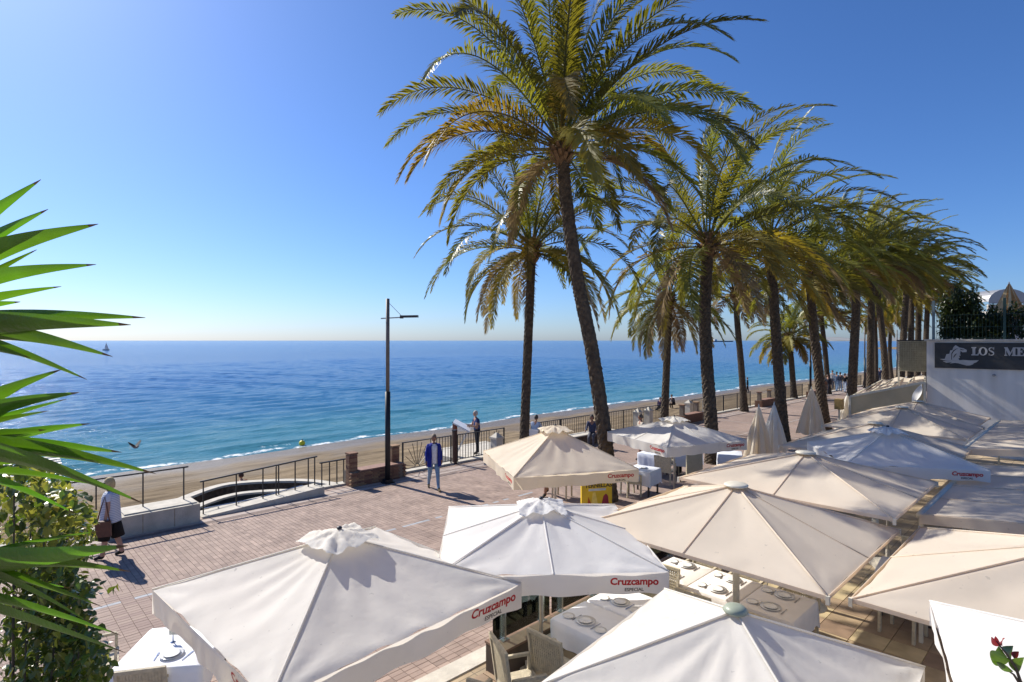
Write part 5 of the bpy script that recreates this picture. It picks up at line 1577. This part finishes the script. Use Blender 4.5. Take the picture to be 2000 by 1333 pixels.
    mb.add(hv, hb.f, 0)
    for pts, mi in ((((0, .083, .012), (-.014, .082, -.03), (.014, .082, -.03), (0, .108, -.024)), 0),):
        mb.add([H(p) for p in pts], [(0, 1, 3), (0, 3, 2), (1, 2, 3)], mi)
    for sx in (-1, 1):
        e_ = MB(); e_.ball((sx * .074, -.005, -.005), (.010, .02, .032), 8); mb.add([H(p) for p in e_.v], e_.f, 0)
        e_ = MB(); e_.ball((sx * .030, .080, .012), (.012, .008, .007), 8); mb.add([H(p) for p in e_.v], e_.f, 4)
    e_ = MB(); e_.box((0, .078, -.055), (.045, .02, .008)); mb.add([H(p) for p in e_.v], e_.f, 5)
    gz = -min(feet) if seat is None else seat - (.95 - .135)
    off = Vector((0, 0, gz + ground))
    mb.v = [tuple((Vector(v) + off) * scale) for v in mb.v]
    mb.build('body', [M[skin], fabric(*top), fabric(*bottom), fabric(*shoe), fabric('eye_dark', (.02, .02, .02)), fabric('lip', (.30, .10, .08))], root, smooth=True)
    # hair
    if not bald:
        hm = MB(); n = 20; prof = 9; V2 = []; F2 = []
        for j in range(prof):
            q = j / (prof - 1); ph = q * (math.pi * .60)
            for k in range(n):
                a = 2 * math.pi * k / n
                fr = max(0, math.sin(a))
                pz = math.cos(ph) if True else 0
                lim = ph * (1 - .42 * fr)
                x, y, z = .088 * math.sin(lim) * math.cos(a), .108 * math.sin(lim) * math.sin(a) - .004, .131 * math.cos(lim)
                if hairlen and q > .7 and fr < .35: z -= hairlen * (q - .7) / .3; x *= 1.08; y *= 1.05
                V2.append((H((x, y, z)) + off) * scale)
        for j in range(prof - 1):
            for k in range(n): F2.append((j * n + k, (j + 1) * n + k, (j + 1) * n + (k + 1) % n, j * n + (k + 1) % n))
        hm.add(V2, F2); hm.build('hair', mat('hair', hair, .6, .25, 30, .6, 120), root, smooth=True)
    if glasses:
        MB().add([(H(p) + off) * scale for p in ((-.075, .05, .024), (.075, .05, .024), (.075, .05, -.008), (-.075, .05, -.008), (-.06, .094, .024), (.06, .094, .024), (.06, .094, -.008), (-.06, .094, -.008))],
                 [(4, 5, 6, 7), (0, 4, 7, 3), (1, 2, 6, 5), (0, 1, 5, 4), (3, 7, 6, 2)]).build('sunglasses', M['dark_metal'], root)
    def shell(name, prof, mt, gap=0.0, thick=.012):
        n = 36; V2 = []; F2 = []
        for j, (rx, ry, z, yo) in enumerate(prof):
            for k in range(n + 1):
                a = math.pi / 2 + gap + (2 * math.pi - 2 * gap) * k / n
                wv = 1 + .035 * math.sin(a * 7) * j / len(prof)
                V2.append((Vector((rx * wv * math.cos(a), ry * wv * math.sin(a) + yo, z)) + off) * scale)
        for j in range(len(prof) - 1):
            for k in range(n): F2.append((j * (n + 1) + k, (j + 1) * (n + 1) + k, (j + 1) * (n + 1) + k + 1, j * (n + 1) + k + 1))
        MB().add(V2, F2).build(name, mt, root, smooth=True)
    if jacket:
        y_ = lean
        shell('jacket', [(.075, .075, 1.475, y_ * .95), (.15, .11, 1.44, y_ * .8), (.225, .155, 1.38, y_ * .7), (.215, .172, 1.25, y_ * .5), (.205, .170, 1.05, y_ * .2), (.22, .18, .88, 0), (.235, .19, .76, 0)], fabric(*jacket), gap=.42)
    if dress:
        shell('blouse', [(.08, .08, 1.46, lean * .9), (.17, .125, 1.42, lean * .8), (.205, .16, 1.33, lean * .65), (.20, .172, 1.18, lean * .4), (.215, .185, 1.0, lean * .1), (.235, .20, .80, 0)], fabric(*dress))
    return root

fw_ang = lambda dx, dy: math.atan2(-dx, dy)      # rotation that turns local +Y (facing) to (dx, dy)
def face(px, py, qx, qy): 
    a = G(px, py); b = G(qx, qy); return math.atan2(-(b.x - a.x), b.y - a.y)

# walking man in blue jacket: heads along the promenade towards the left foreground
p = G(847, 957)
hd = math.atan2(-(-.42), -.90)
person('man walking in an open royal-blue jacket, white shirt and light jeans', (p.x, p.y, 0), hd, legs=((.40, .12), (-.30, .22)), arms=((-.38, .26, .25), (.34, .26, .35)), scale=1.0,
       top=('jacket_blue', (.018, .03, .24)), bottom=('jeans_light', (.22, .33, .45)), shoe=('shoe_tan', (.16, .13, .08)), hair=(.20, .15, .11), skin='skin_dark', jacket=('jacket_blue', (.018, .03, .24)))
# white shirt front under the jacket
man = [o for o in COL.objects if o.name.startswith('person')][-1]
mb = MB(); V2 = []; n = 10
for z, rx, ry in ((1.45, .09, .10), (1.38, .155, .157), (1.2, .150, .158), (1.0, .142, .152), (.86, .148, .157)):
    for k in range(n + 1):
        a = math.pi / 2 - .75 + 1.5 * k / n; V2.append((rx * math.cos(a) * 1.05, ry * math.sin(a) * 1.0, z))
mb.add(V2, [(j * (n + 1) + k, (j + 1) * (n + 1) + k, (j + 1) * (n + 1) + k + 1, j * (n + 1) + k + 1) for j in range(4) for k in range(n)])
sh_ = mb.build('shirt_front', fabric('shirt_white', (.72, .70, .70)), man, smooth=True)
zoff = min(v.co.z for v in [c for c in man.children if c.name.startswith('jacket')][0].data.vertices) - .76
sh_.location = (0, 0, zoff)

# woman at the left
p = G(216, 1090)
hd = math.atan2(-(-.90), .42)
w_ = person('blonde woman in a striped pale blouse and black trousers, walking left', (p.x, p.y, 0), hd, legs=((.18, .05), (-.16, .14)), arms=((-.05, .16, .25), (.10, .14, .35)), scale=.965,
       top=('blouse_pale', (.55, .58, .66)), bottom=('trousers_black', (.012, .012, .014)), shoe=('sandal', (.03, .025, .02)), hair=(.50, .38, .18), hairlen=.06, sleeve='short', shorts=True, dress=('blouse_pale', (.55, .58, .66)), glasses=True, headtilt=-.05)
for o in list(w_.children):
    if o.name.startswith('blouse'):
        st = bpy.data.materials.new('striped_blouse'); st.use_nodes = True; nt = st.node_tree
        wv = nt.nodes.new('ShaderNodeTexWave'); wv.bands_direction = 'Z'; wv.inputs['Scale'].default_value = 9; tcx = nt.nodes.new('ShaderNodeTexCoord')
        rp = nt.nodes.new('ShaderNodeValToRGB'); rp.color_ramp.elements[0].color = (.30, .35, .46, 1); rp.color_ramp.elements[1].color = (.72, .72, .74, 1)
        nt.links.new(tcx.outputs['Object'], wv.inputs['Vector']); nt.links.new(wv.outputs[0], rp.inputs[0]); nt.links.new(rp.outputs[0], nt.nodes['Principled BSDF'].inputs['Base Color']); nt.nodes['Principled BSDF'].inputs['Roughness'].default_value = .9
        o.data.materials[0] = st
# trouser legs end at the calf: loose black culottes
mb = MB()
for sx, sgn in ((-1, .10), (1, -.10)):
    mb.tube([(sx * .085, 0, .93), (sx * .09, sgn * .55, .72), (sx * .095, sgn * 1.1, .42)], [.118, .115, .125], 18)
mb.build('culottes', fabric('trousers_black', (.012, .012, .014)), w_, smooth=True)
lt_ = Vector((math.cos(hd), math.sin(hd), 0)); fwd = Vector((-math.sin(hd), math.cos(hd), 0))
bp_ = Vector((p.x, p.y, 0)) - lt_ * .30 * (-1 if False else 1) + fwd * .04
root = thing('shoulder_bag', 'brown leather shoulder bag hanging at the blonde woman\'s side', 'bag', (bp_.x, bp_.y, .55), hd)
M['leather'] = mat('brown_leather', (.10, .038, .024), .5, .2, 12)
MB().box((0, 0, .16), (.09, .28, .32), top=.9).build('pouch', M['leather'], root)
MB().box((-.048, 0, .24), (.01, .27, .15)).build('flap', M['leather'], root)
MB().tube([(0, -.11, .31), (.04, -.05, .60), (.10, .0, .80), (.04, .05, .60), (0, .11, .31)], .012, 8).build('strap', M['leather'], root, smooth=True)

# man reading his phone on the landing
p = A(932, 884, 23.2)
ph_ = person('grey-haired man in a dark blue t-shirt standing at the fence, looking at his phone', (p.x, p.y, -.03), math.radians(75), legs=((.12, .10), (-.05, .05)), arms=((.35, .12, 1.35), (.35, .12, 1.35)), lean=.06, scale=1.0,
       top=('tshirt_navy', (.025, .045, .14)), bottom=('trousers_navy', (.018, .022, .034)), hair=(.45, .44, .43), sleeve='short', headtilt=-.4)
h0 = Vector((p.x, p.y, 0)) + Matrix.Rotation(math.radians(75), 3, 'Z') @ Vector((0, .36, 0))
root = thing('phone', 'small yellow-cased phone held by the grey-haired man', 'phone', (h0.x, h0.y, 1.17), math.radians(75))
MB().box((0, 0, 0), (.075, .14, .012)).build('case', mat('phone_yellow', (.6, .5, .08), .4), root); MB().box((0, 0, .008), (.066, .125, .003)).build('glass', M['dark_metal'], root)
# seated man by the slim palm
p = A(1045, 840, 24.0)
person('man in a light blue shirt seated by the slim palm', (p.x, p.y, 0), math.radians(-70), legs=((1.45, 1.45), (1.35, 1.4)), arms=((.6, .2, .9), (.5, .2, .9)), lean=.1, seat=.52, top=('shirt_blue', (.35, .42, .55)), bottom=('trousers_grey', (.10, .10, .12)), hair=(.06, .05, .045), skin='skin_dark')
root = thing('white_chair', 'white plastic chair under the man in the light blue shirt', 'chair', (p.x, p.y, 0), math.radians(-70))
wp = mat('white_plastic', (.75, .75, .75), .4)
for sx in (-.2, .2):
    for sy in (-.2, .2): MB().bar((sx, sy, 0), (sx, sy, .42), .035).build('leg', wp, root)
MB().box((0, 0, .43), (.44, .44, .03)).build('seat', wp, root); MB().box((0, -.22, .66), (.44, .03, .42)).build('backrest', wp, root)
p = A(1157, 840, 24.6)
person('person in navy seated on the wall, half behind the biggest palm trunk', (p.x, p.y, 0), math.radians(120), legs=((1.45, 1.45), (1.35, 1.4)), arms=((.5, .15, .8), (.5, .15, .8)), lean=.12, seat=.48, top=('top_navy', (.06, .07, .12)), bottom=('trousers_grey', (.10, .10, .12)), hair=(.05, .04, .035), skin='skin_dark', hairlen=.05)
# legs below the cream umbrella
p = G(1066, 968)
person('person in shorts walking behind the cream umbrella, bare legs showing', (p.x, p.y, 0), math.radians(100), legs=((.28, .08), (-.2, .2)), top=('polo_red', (.25, .05, .05)), bottom=('shorts_dark', (.05, .045, .04)), shorts=True, sleeve='short', skin='skin_dark')
p = G(1252, 898)
person('person in brown shorts behind the white umbrella, legs showing', (p.x, p.y, 0), math.radians(60), legs=((.2, .08), (-.2, .2)), top=('polo_cream', (.45, .40, .33)), bottom=('shorts_brown', (.09, .06, .04)), shorts=True, sleeve='short', skin='skin_dark')
# waiter between tables
p = G(1327, 925)
person('waiter in a white shirt bending over tables beside the beige board', (p.x, p.y, 0), math.radians(40), arms=((.6, .1, .5), (.6, .1, .5)), lean=.18, top=('shirt_white', (.72, .70, .70)), bottom=('trousers_black', (.012, .012, .014)), scale=.97)
# beach visitors
def beach_p(label, px, py, seat=None, **k):
    p = G(px, py, -1.25); 
    person(label, (p.x, p.y, -1.3), k.pop('rz', 0.0), seat=seat, fingers=False, group='people out on the sand', **k)
beach_p('dark-clothed sitter on the sand beside a thin palm trunk', 1289, 800, seat=.16, legs=((1.5, .2), (1.4, .2)), arms=((-.4, .3, .1), (-.4, .3, .1)), lean=-.05, rz=math.radians(100), top=('top_purple', (.06, .04, .09)), bottom=('trousers_black', (.012, .012, .014)))
beach_p('crouching figure in black on the sand right of the thin trunk', 1316, 797, seat=.30, legs=((1.7, 2.2), (1.6, 2.1)), arms=((.6, .2, .4), (.6, .2, .4)), lean=.25, rz=math.radians(80), top=('top_black', (.02, .02, .025)), bottom=('trousers_black', (.012, .012, .014)))
beach_p('standing figure in black far along the waterline', 1460, 767, legs=((.1, .0), (-.1, .1)), rz=math.radians(20), top=('top_black', (.02, .02, .025)), bottom=('trousers_black', (.012, .012, .014)))
beach_p('bather with brown hair sitting on the sand below the ramp rail', 473, 975, seat=.10, legs=((1.5, .2), (1.4, .2)), lean=.05, rz=math.radians(10), top=('top_red', (.25, .07, .05)), bottom=('shorts_dark', (.05, .045, .04)), hair=(.07, .03, .02))
# strollers far along the promenade
crowd = [(1609, 781, 180, 'stroller in an orange-brown top ahead of the group', (.28, .14, .08), (.03, .02, .02)), (1617, 771, 170, 'dark-coated stroller right behind the one in orange-brown', (.03, .03, .04), (.04, .04, .05)),
         (1634, 765, 0, 'stroller in a blue-grey jacket, left of the close pair', (.12, .17, .26), (.20, .30, .45)), (1641, 765, 10, 'stroller with a dark grey top and pale jeans in the pair', (.08, .08, .10), (.30, .40, .52)),
         (1650, 767, 0, 'stroller in black with white-blue jeans, right end of the pair', (.02, .02, .025), (.45, .52, .62)), (1626, 760, 180, 'stroller in a pale grey top farther back in the group', (.35, .35, .36), (.06, .06, .08)),
         (1709, 752, 170, 'far figure in a maroon top between trunks', (.20, .02, .04), (.3, .3, .33)), (1718, 750, 180, 'far figure in navy beside the maroon one', (.03, .04, .09), (.06, .07, .1)), (1690, 757, 90, 'far seated figure in dark red in front of the straight palm', (.20, .02, .04), (.05, .04, .05))]
for i, (px, py, rz, lb, tc1, bc1) in enumerate(crowd):
    p = G(px, py)
    person(lb, (p.x, p.y, 0), math.radians(-90 + rz), legs=((.28, .08), (-.22, .2)), arms=((-.2, .15, .3), (.2, .15, .3)), scale=[1, .98, 1.02][i % 3], top=('crowd_top_%d' % i, tc1), bottom=('crowd_leg_%d' % i, bc1), fingers=False, hair=(.05, .04, .03), group='strollers far along the promenade')
# ------------------------------------------------------------------ yucca at the left edge
M['yucca'] = mat('yucca_leaf', (.09, .165, .024), .36, .3, 4, .25, 60, trans=.42, tcol=(1.35, 1.75, .4), spec=.5, objrand=.22)
M['yucca_brown'] = mat('yucca_dry_tip', (.10, .06, .03), .7, .2, 6, trans=.2)
M['bark'] = mat('bark', (.13, .10, .07), .95, .3, 8, .6, 30)

def blade(base, tip, w, bow=.04, fold=.35, roll=0.0, n=26):
    b = np.array(base); t = np.array(tip)
    L_ = np.linalg.norm(t - b); d = (t - b) / L_
    up = np.array([0, 0, 1.0]); s = np.cross(d, up); s /= np.linalg.norm(s); u = np.cross(s, d)
    c, sn = math.cos(roll), math.sin(roll); s, u = s * c + u * sn, u * c - s * sn
    q = np.linspace(0, 1, n)
    C = b + np.outer(q, t - b) + np.outer(np.sin(np.pi * q) * bow * L_, np.array([0, 0, 1.0]))
    W = w / 2 * np.clip(np.minimum(.55 + 1.1 * q, 1.0) * np.clip((1 - q) / .6, 0, 1) ** .85, .0, 1) + .0006
    V = np.concatenate([C - s * W[:, None] + u * (W * fold)[:, None], C - s * (W * .5)[:, None] + u * (W * fold * .35)[:, None], C, C + s * (W * .5)[:, None] + u * (W * fold * .35)[:, None], C + s * W[:, None] + u * (W * fold)[:, None]])
    Q = []
    for k in range(4):
        for i in range(n - 1): Q.append((k * n + i, k * n + i + 1, (k + 1) * n + i + 1, (k + 1) * n + i))
    me = np_mesh('leaf', V, np.array(Q), [M['yucca'], M['yucca_brown']], True)
    mi = [1 if i % (n - 1) >= n - 2 else 0 for i in range(len(Q))]
    me.polygons.foreach_set('material_index', mi)
    return me

yb = A(-260, 900, 1.55)
yroot = thing('yucca_plant', 'yucca with long sword-shaped green leaves at the left edge', 'yucca', (yb.x, yb.y, TZ))
O_ = Vector((yb.x, yb.y, TZ))
cs = [A(-250, 640, 1.55), A(-240, 900, 1.5), A(-230, 1130, 1.45)]
MB().tube([(0, 0, 0), (.01, .02, 1.5), (cs[2] - O_) * .98, cs[1] - O_, cs[0] - O_], [.07, .06, .05, .045, .035], 12).build('stem', M['bark'], yroot, smooth=True)
YL = [ # head, tip px, py, depth at tip, width, bow, roll
    (0, 80, 351, 1.5, .055, .05, .5), (0, 94, 409, 1.45, .050, .05, .9), (0, 192, 438, 1.4, .070, .05, .35), (0, 72, 488, 1.6, .03, .04, .8), (0, 188, 517, 1.45, .055, .05, .6),
    (0, 284, 621, 1.35, .050, .035, .9), (0, 256, 635, 1.30, .075, .02, .5), (0, 220, 697, 1.4, .060, .05, .9), (1, 40, 760, 1.6, .03, .05, .5), (1, 155, 767, 1.45, .055, .06, .8),
    (1, 95, 803, 1.5, .035, .03, .2), (1, 238, 884, 1.4, .060, .05, .7), (1, 305, 926, 1.3, .070, .05, .6), (1, 282, 985, 1.25, .085, .05, .5), (1, 60, 905, 1.6, .05, .04, .4),
    (2, 196, 1038, 1.35, .060, .05, -.5), (2, 250, 1066, 1.2, .080, -.02, .9), (2, 255, 1117, 1.3, .075, .06, .5), (2, 200, 1186, 1.35, .05, .04, .7), (2, 182, 1221, 1.25, .055, .06, .6),
    (2, 235, 1241, 1.35, .04, .03, .9), (2, 246, 1276, 1.2, .06, .01, .6), (2, 24, 1258, 1.4, .04, .03, .5), (1, 150, 1005, 1.5, .07, .05, .3), (2, 60, 1130, 1.5, .08, .04, .6), (0, 120, 560, 1.6, .045, .05, .2), (0, 60, 700, 1.5, .06, .05, .5), (1, 90, 840, 1.45, .06, .05, .7), (1, 200, 950, 1.5, .05, .05, .2), (1, 130, 780, 1.6, .03, .03, .4), (2, 120, 1090, 1.3, .09, .03, .8), (2, 140, 1150, 1.45, .05, .05, .1), (0, 40, 590, 1.6, .05, .04, .6), (1, 120, 722, 1.5, .05, .05, .6), (0, 170, 742, 1.5, .045, .05, .8), (1, 175, 828, 1.5, .05, .05, .5), (2, 90, 1200, 1.5, .05, .05, .3)]
ry = np.random.default_rng(5)
for h_, px, py, yd, w, bow, roll in YL:
    base = cs[h_] + Vector((ry.normal() * .015, ry.normal() * .015, ry.normal() * .04))
    link('leaf', blade(tuple(base - O_), tuple(A(px, py, yd) - O_), w * 1.0, bow, .35, .75 + roll * .55), yroot)
for h_ in range(3):                       # leaves pointing away from the view
    for k in range(9):
        a = math.radians(120 + k * 22 + h_ * 9); e = ry.uniform(-.4, .8)
        R3 = Vector((RT[0], RT[1], 0)) * math.cos(a) + Vector((FW[0], FW[1], 0)) * math.sin(a) * .6
        base = cs[h_]; tip = base + (R3 * math.cos(e) + Vector((0, 0, math.sin(e)))) * .5
        link('leaf', blade(tuple(base - O_), tuple(tip - O_), .06, .05, .4, .3), yroot)

# ------------------------------------------------------------------ leafy bush below the yucca
M['bush_leaf'] = mat('bush_leaf', (.10, .15, .03), .28, .3, 5, trans=.34, tcol=(1.5, 1.6, .4), spec=.6, objrand=.35)
M['bush_leaf_yellow'] = mat('bush_leaf_yellow', (.36, .36, .05), .35, .25, 5, trans=.4, spec=.5, objrand=.3)
def leaf_geom(l, w, curl=.25):
    V = [(0, 0, 0), (-w * .42, l * .32, w * .12), (w * .42, l * .32, w * .12), (0, l * .35, -.0), (-w * .36, l * .65, w * .08 - curl * l * .12), (w * .36, l * .65, w * .08 - curl * l * .12), (0, l * .68, -curl * l * .2), (0, l, -curl * l * .55)]
    F = [(0, 3, 1), (0, 2, 3), (1, 3, 6, 4), (3, 2, 5, 6), (4, 6, 7), (6, 5, 7)]
    return V, F
bc = A(20, 1150, 2.75)
broot = thing('leafy_bush', 'glossy leafy bush at the bottom left under the yucca', 'bush', (bc.x, bc.y, TZ))
BO = Vector((bc.x, bc.y, TZ))
rb = np.random.default_rng(9)
lm = []
for mt in (M['bush_leaf'], M['bush_leaf_yellow']):
    V, F = leaf_geom(.046, .034); lm.append(MB().add(V, F).mesh('leaf', mt, False))
def bush_edge(py):      # right outline of the bush by height
    return float(np.interp(py, [905, 950, 990, 1030, 1080, 1110, 1150, 1190, 1230, 1280, 1340], [75, 150, 185, 195, 180, 150, 195, 175, 190, 215, 205]))
spots = []
tries = 0
while len(spots) < 5200 and tries < 60000:
    tries += 1
    py = rb.uniform(905, 1420); dp = rb.uniform(2.35, 3.25)
    e = bush_edge(py)
    px = e - abs(rb.normal()) * 95 - rb.uniform(0, 30) + rb.normal() * 6
    if px < -260: continue
    if rb.random() < .4 and py < 1090: continue
    spots.append((px, py, dp))
spots += [(224 + k * 3, 1140 + rb.normal() * 6, 2.4) for k in range(3)]
spots.sort(key=lambda q: (q[0] < 0, q[2]))
stuffV = [[], []]; stuffF = [[], []]
for i, (px, py, dp) in enumerate(spots):
    P = A(px, py, dp)
    yl = 1 if rb.random() < (.45 if py < 1090 else .12) else 0  # extra yellow leaves near the top paint the sunlit part of the bush
    sc = rb.uniform(.7, 1.25)
    rot = Matrix.Rotation(rb.uniform(0, 6.28), 4, 'Z') @ Matrix.Rotation(rb.normal() * .6 - .5, 4, 'X') @ Matrix.Rotation(rb.normal() * .5, 4, 'Y')
    if i < 290:
        o = link('leaf', lm[yl], broot); o.matrix_basis = Matrix.Translation(P - BO) @ rot @ Matrix.Scale(sc, 4)
    else:
        V, F = leaf_geom(.046 * sc, .034 * sc); n0 = len(stuffV[yl])
        stuffV[yl] += [tuple((rot @ Vector(v)) + P - BO) for v in V]; stuffF[yl] += [tuple(q + n0 for q in f) for f in F]
for yl in (0, 1):
    mb = MB(); mb.add(stuffV[yl], stuffF[yl]); tag(mb.build('foliage', [M['bush_leaf'], M['bush_leaf_yellow']][yl], broot), kind='stuff')
for k in range(26):
    px, py, dp = spots[rb.integers(0, len(spots))]
    e = A(px, py, dp) - BO; b0 = Vector((rb.normal() * .12, rb.normal() * .12, 0))
    m1 = Vector((e.x * .55, e.y * .55, e.z * .62))
    MB().tube([b0, m1, e], [.016, .009, .003], 6).build('branch', M['bark'], broot, smooth=True)

# ------------------------------------------------------------------ red-tipped sprig at the bottom right
M['sprig_red'] = mat('sprig_red', (.30, .022, .03), .35, .2, 20, trans=.3, spec=.5)
M['sprig_green'] = mat('sprig_green', (.10, .16, .03), .3, .25, 10, trans=.35, tcol=(1.2, 1.5, .4), spec=.5, objrand=.2)
sb_ = A(2000, 1360, 1.1)
sroot2 = thing('red_tipped_sprig', 'sprig with red young leaves at the bottom right corner', 'sprig', (sb_.x, sb_.y, TZ))
SO = Vector((sb_.x, sb_.y, TZ))
pt = lambda px, py, d_=1.1: A(px, py, d_) - SO
MB().tube([(0, 0, 0), (0, 0, 2.2), pt(1998, 1345), pt(1984, 1305), pt(1966, 1278), pt(1945, 1252)], [.008, .006, .0030, .0026, .002, .0012], 7).build('stem', M['bark'], sroot2, smooth=True)
MB().tube([pt(1998, 1345), pt(1980, 1318), pt(1950, 1297)], [.003, .002, .001], 6).build('stem', M['bark'], sroot2, smooth=True)
def sprig_leaf(b, t, w, m_, lift=.2):
    b = Vector(b); t = Vector(t); d = t - b; l = d.length; d.normalize()
    view = Vector((FW[0], FW[1], -.5)).normalized(); s = d.cross(view).normalized(); u = s.cross(d)
    V = []
    n = 9
    for k in range(n):
        q = k / (n - 1); ww = w * math.sin(math.pi * min(1, q ** .8)) * .5 + .0004
        c = b + d * l * q + u * (math.sin(math.pi * q) * lift * w)
        V += [c - s * ww + u * ww * .4, c, c + s * ww + u * ww * .4]
    F = []
    for k in range(n - 1):
        a = k * 3; F += [(a, a + 1, a + 4, a + 3), (a + 1, a + 2, a + 5, a + 4)]
    MB().add(V, F).build('leaf', M[m_], sroot2, smooth=True)
sprig_leaf(pt(1953, 1262), pt(1936, 1245, 1.08), .012, 'sprig_red'); sprig_leaf(pt(1955, 1262), pt(1944, 1243, 1.1), .011, 'sprig_red'); sprig_leaf(pt(1958, 1262), pt(1963, 1247, 1.08), .010, 'sprig_red')
sprig_leaf(pt(1974, 1290), pt(1934, 1283, 1.05), .026, 'sprig_green'); sprig_leaf(pt(1970, 1284), pt(1951, 1262, 1.13), .022, 'sprig_green'); sprig_leaf(pt(1972, 1286), pt(1979, 1262, 1.14), .024, 'sprig_green')
sprig_leaf(pt(1968, 1302), pt(1953, 1289, 1.12), .016, 'sprig_red'); sprig_leaf(pt(1979, 1312), pt(1946, 1294, 1.06), .012, 'sprig_green'); sprig_leaf(pt(1981, 1287), pt(1990, 1273, 1.1), .012, 'sprig_red')
sprig_leaf(pt(1989, 1316), pt(2004, 1284, 1.08), .030, 'sprig_green'); sprig_leaf(pt(1981, 1308), pt(1988, 1296, 1.12), .014, 'sprig_green')

# ------------------------------------------------------------------ hedge on the terrace above the wall
M['hedge_leaf'] = mat('hedge_leaf', (.028, .045, .016), .4, .4, 5, trans=.25, tcol=(1.5, 1.4, .4), spec=.5)
M['hedge_light'] = mat('hedge_leaf_light', (.09, .115, .03), .4, .4, 5, trans=.3, tcol=(1.5, 1.4, .4), spec=.5)
def hedge(label, cx, cy, wx, wy, hh, n, seed, notch=0.0):
    r = thing('terrace_shrub', label, 'shrub', (cx, cy, 4.65), 0, 'dark shrubs on the terrace above the wall')
    g = np.random.default_rng(seed)
    for mt, cnt, nm in ((M['hedge_leaf'], n, 'foliage'), (M['hedge_light'], n // 4, 'young_foliage')):
        V = []; F = []
        for k in range(cnt):
            u = g.uniform(-1, 1, 3); 
            lim = 1 - .25 * abs(u[1]) ** 3 - .12 * g.random() + .16 * math.sin(u[1] * 7 + seed) + .12 * math.sin(u[1] * 17 + u[0] * 5)
            P = Vector((u[0] * wx / 2, u[1] * wy / 2, .06 + (u[2] * .5 + .5) * hh * lim))
            P += Vector(tuple(g.normal(size=3) * .05))
            rot = Matrix.Rotation(g.uniform(0, 6.28), 4, 'Z') @ Matrix.Rotation(g.normal() * .9, 4, 'X')
            v, f = leaf_geom(.15 * g.uniform(.6, 1.3), .08); n0 = len(V)
            V += [tuple(rot @ Vector(q) + P) for q in v]; F += [tuple(q + n0 for q in ff) for ff in f]
        mb = MB(); mb.add(V, F); tag(mb.build(nm, mt, r), kind='stuff')
    for k in range(5):
        MB().tube([(g.normal() * .1, (k - 2) * wy * .18, -.0), (g.normal() * .2, (k - 2) * wy * .2, hh * .7)], [.03, .012], 6).build('stem', M['bark'], r)
hedge('tall dense dark shrub behind the green fence, left of the parasol', 30.3, 4.15, 1.3, 1.25, 1.95, 5200, 1)
hedge('lower dark shrub between the tall shrub and the striped parasol', 30.3, 3.1, 1.2, 1.0, 1.15, 2400, 2)
hedge('loose dark shrub at the right edge beneath the striped parasol', 30.3, 1.9, 1.2, 1.5, 1.35, 1900, 3)
